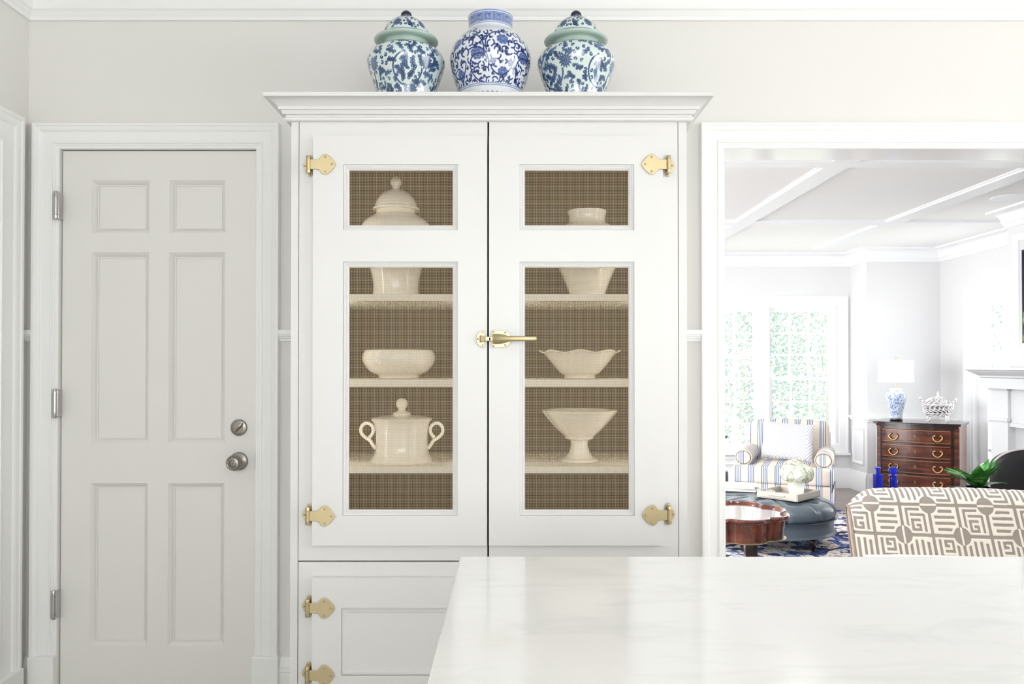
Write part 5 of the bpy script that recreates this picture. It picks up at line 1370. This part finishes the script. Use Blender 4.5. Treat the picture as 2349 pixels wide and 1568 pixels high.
mb.loops(rings, True, True, True).build('backrest', M['blackleather'], bc, smooth=60, world=False)
MB().tube([(x_ * 1.0, -.012, .555 + (z_ - .555) * 1.0) for x_, z_ in OUTL + OUTL[:1]], .007, 8).build('piping', mat('pale_piping', (196, 186, 184), .7), bc, smooth=60, world=False)
rounded_box(.50, .48, .12, .04, c=(0, .27, .40), puff=.012).build('seat', M['blackleather'], bc, smooth=60, world=False)
for sx_ in (-1, 1):
    for sy_ in (.06, .47): MB().loops([[(sx_ * .21 + a * q, sy_ + b_ * q, z) for a, b_ in ((-1, -1), (1, -1), (1, 1), (-1, 1))] for z, q in ((.35, .022), (.0, .014))], True, True, True).build('leg', M['mahog_dark'], bc, world=False)
    MB().tube([(sx_ * .17, .03, .40), (sx_ * .19, .05, .34)], .015, 8).build('back_support', M['mahog_dark'], bc, world=False)

# ------------------------------------------------------------------ outdoors: lawn and trees beyond the windows
M['lawn'] = mat('lawn', (208, 212, 200), .9, noise=.08, nscale=3)
o = MB().box(-14, 24, 8.66, 34, -.45, -.40).build('ground_outside', M['lawn']); structure(o)
o = MB().box(6.2, 24, -4, 8.66, -.45, -.40).build('ground_side', M['lawn']); structure(o)
M['bark'] = mat('bark', (176, 170, 164), .9, noise=.2, nscale=10)
leafmats = []
for k, c_ in enumerate(((124, 141, 132), (140, 157, 141), (114, 131, 126))):
    m_ = mat('tree_leaf_%s' % 'abc'[k], c_, .6, noise=.25, nscale=1.5); leafmats.append(m_)
    nt_ = m_.node_tree; tl = nt_.nodes.new('ShaderNodeBsdfTranslucent'); tl.inputs['Color'].default_value = lin(c_); ms_ = nt_.nodes.new('ShaderNodeMixShader'); ms_.inputs[0].default_value = .5
    nt_.links.new(nt_.nodes['Principled BSDF'].outputs[0], ms_.inputs[1]); nt_.links.new(tl.outputs[0], ms_.inputs[2]); nt_.links.new(ms_.outputs[0], nt_.nodes['Material Output'].inputs['Surface'])
def tree(x, y, h, r, nl, lm, label, low=.1):
    t = thing('garden_tree', label, 'tree', (x, y, -.4), 0, 'trees outside the windows')
    MB().tube([(0, 0, 0), (.05, .02, h * .4), (-.04, 0, h * .75), (0, 0, h * .95)], [.06, .05, .03, .015], 10).build('trunk', M['bark'], t, smooth=60, world=False)
    br = MB()
    for k in range(16):
        a = k * 2.4; z0 = h * (.15 + .7 * k / 16); q = r * .8
        br.tube([(0, 0, z0), (q * .5 * math.cos(a), q * .5 * math.sin(a), z0 + .25), (q * math.cos(a), q * math.sin(a), z0 + .35)], [.014, .010, .005], 6)
    o = br.build('branches', M['bark'], t, world=False); o['kind'] = 'stuff'
    # leaf clumps
    nl = int(nl * 1.7); nc = 60; zc = rng.uniform(h * low, h, nc); rad = r * np.sqrt(np.clip(1 - ((zc / h - .5) / .62) ** 2, .05, 1)); an = rng.uniform(0, 2 * PI, nc); rr = rad * np.sqrt(rng.uniform(.05, 1, nc))
    C_ = np.stack([rr * np.cos(an), rr * np.sin(an), zc], 1)
    c0 = C_[rng.integers(0, nc, nl)] + rng.normal(0, 1, (nl, 3)) * np.array([.30, .30, .22])
    d1 = rng.normal(0, 1, (nl, 3)); d1 /= np.linalg.norm(d1, axis=1, keepdims=True); d2 = np.cross(d1, rng.normal(0, 1, (nl, 3))); d2 /= np.linalg.norm(d2, axis=1, keepdims=True)
    L = rng.uniform(.022, .046, (nl, 1)); V = np.stack([c0 - d1 * L, c0 + d2 * L * .42, c0 + d1 * L, c0 - d2 * L * .42], 1).reshape(-1, 3)
    F = np.arange(nl * 4).reshape(nl, 4)
    me = bpy.data.meshes.new('crown'); me.from_pydata(V.tolist(), [], F.tolist()); me.materials.append(lm)
    o = bpy.data.objects.new('crown', me); put(o, t, False); o['kind'] = 'stuff'
tree(3.3, 12.2, 4.4, 1.3, 4200, leafmats[0], 'leafy tree straight behind the window post, darkest of the garden trees')
tree(4.9, 12.8, 3.4, 1.0, 2600, leafmats[1], 'small pale tree seen through the lower panes behind the armchair')
tree(2.6, 14.0, 4.8, 1.4, 3200, leafmats[1], 'tall pale green tree seen through the left sash window')
tree(4.3, 15.5, 4.0, 1.5, 3000, leafmats[2], 'distant grey-green tree behind the other garden trees')
tree(5.7, 14.2, 4.2, .9, 1500, leafmats[0], 'narrow tree at the corner end of the bay window')
tree(7.6, 12.4, 4.6, 1.4, 3000, leafmats[2], 'tree seen through the tall window beside the fireplace')
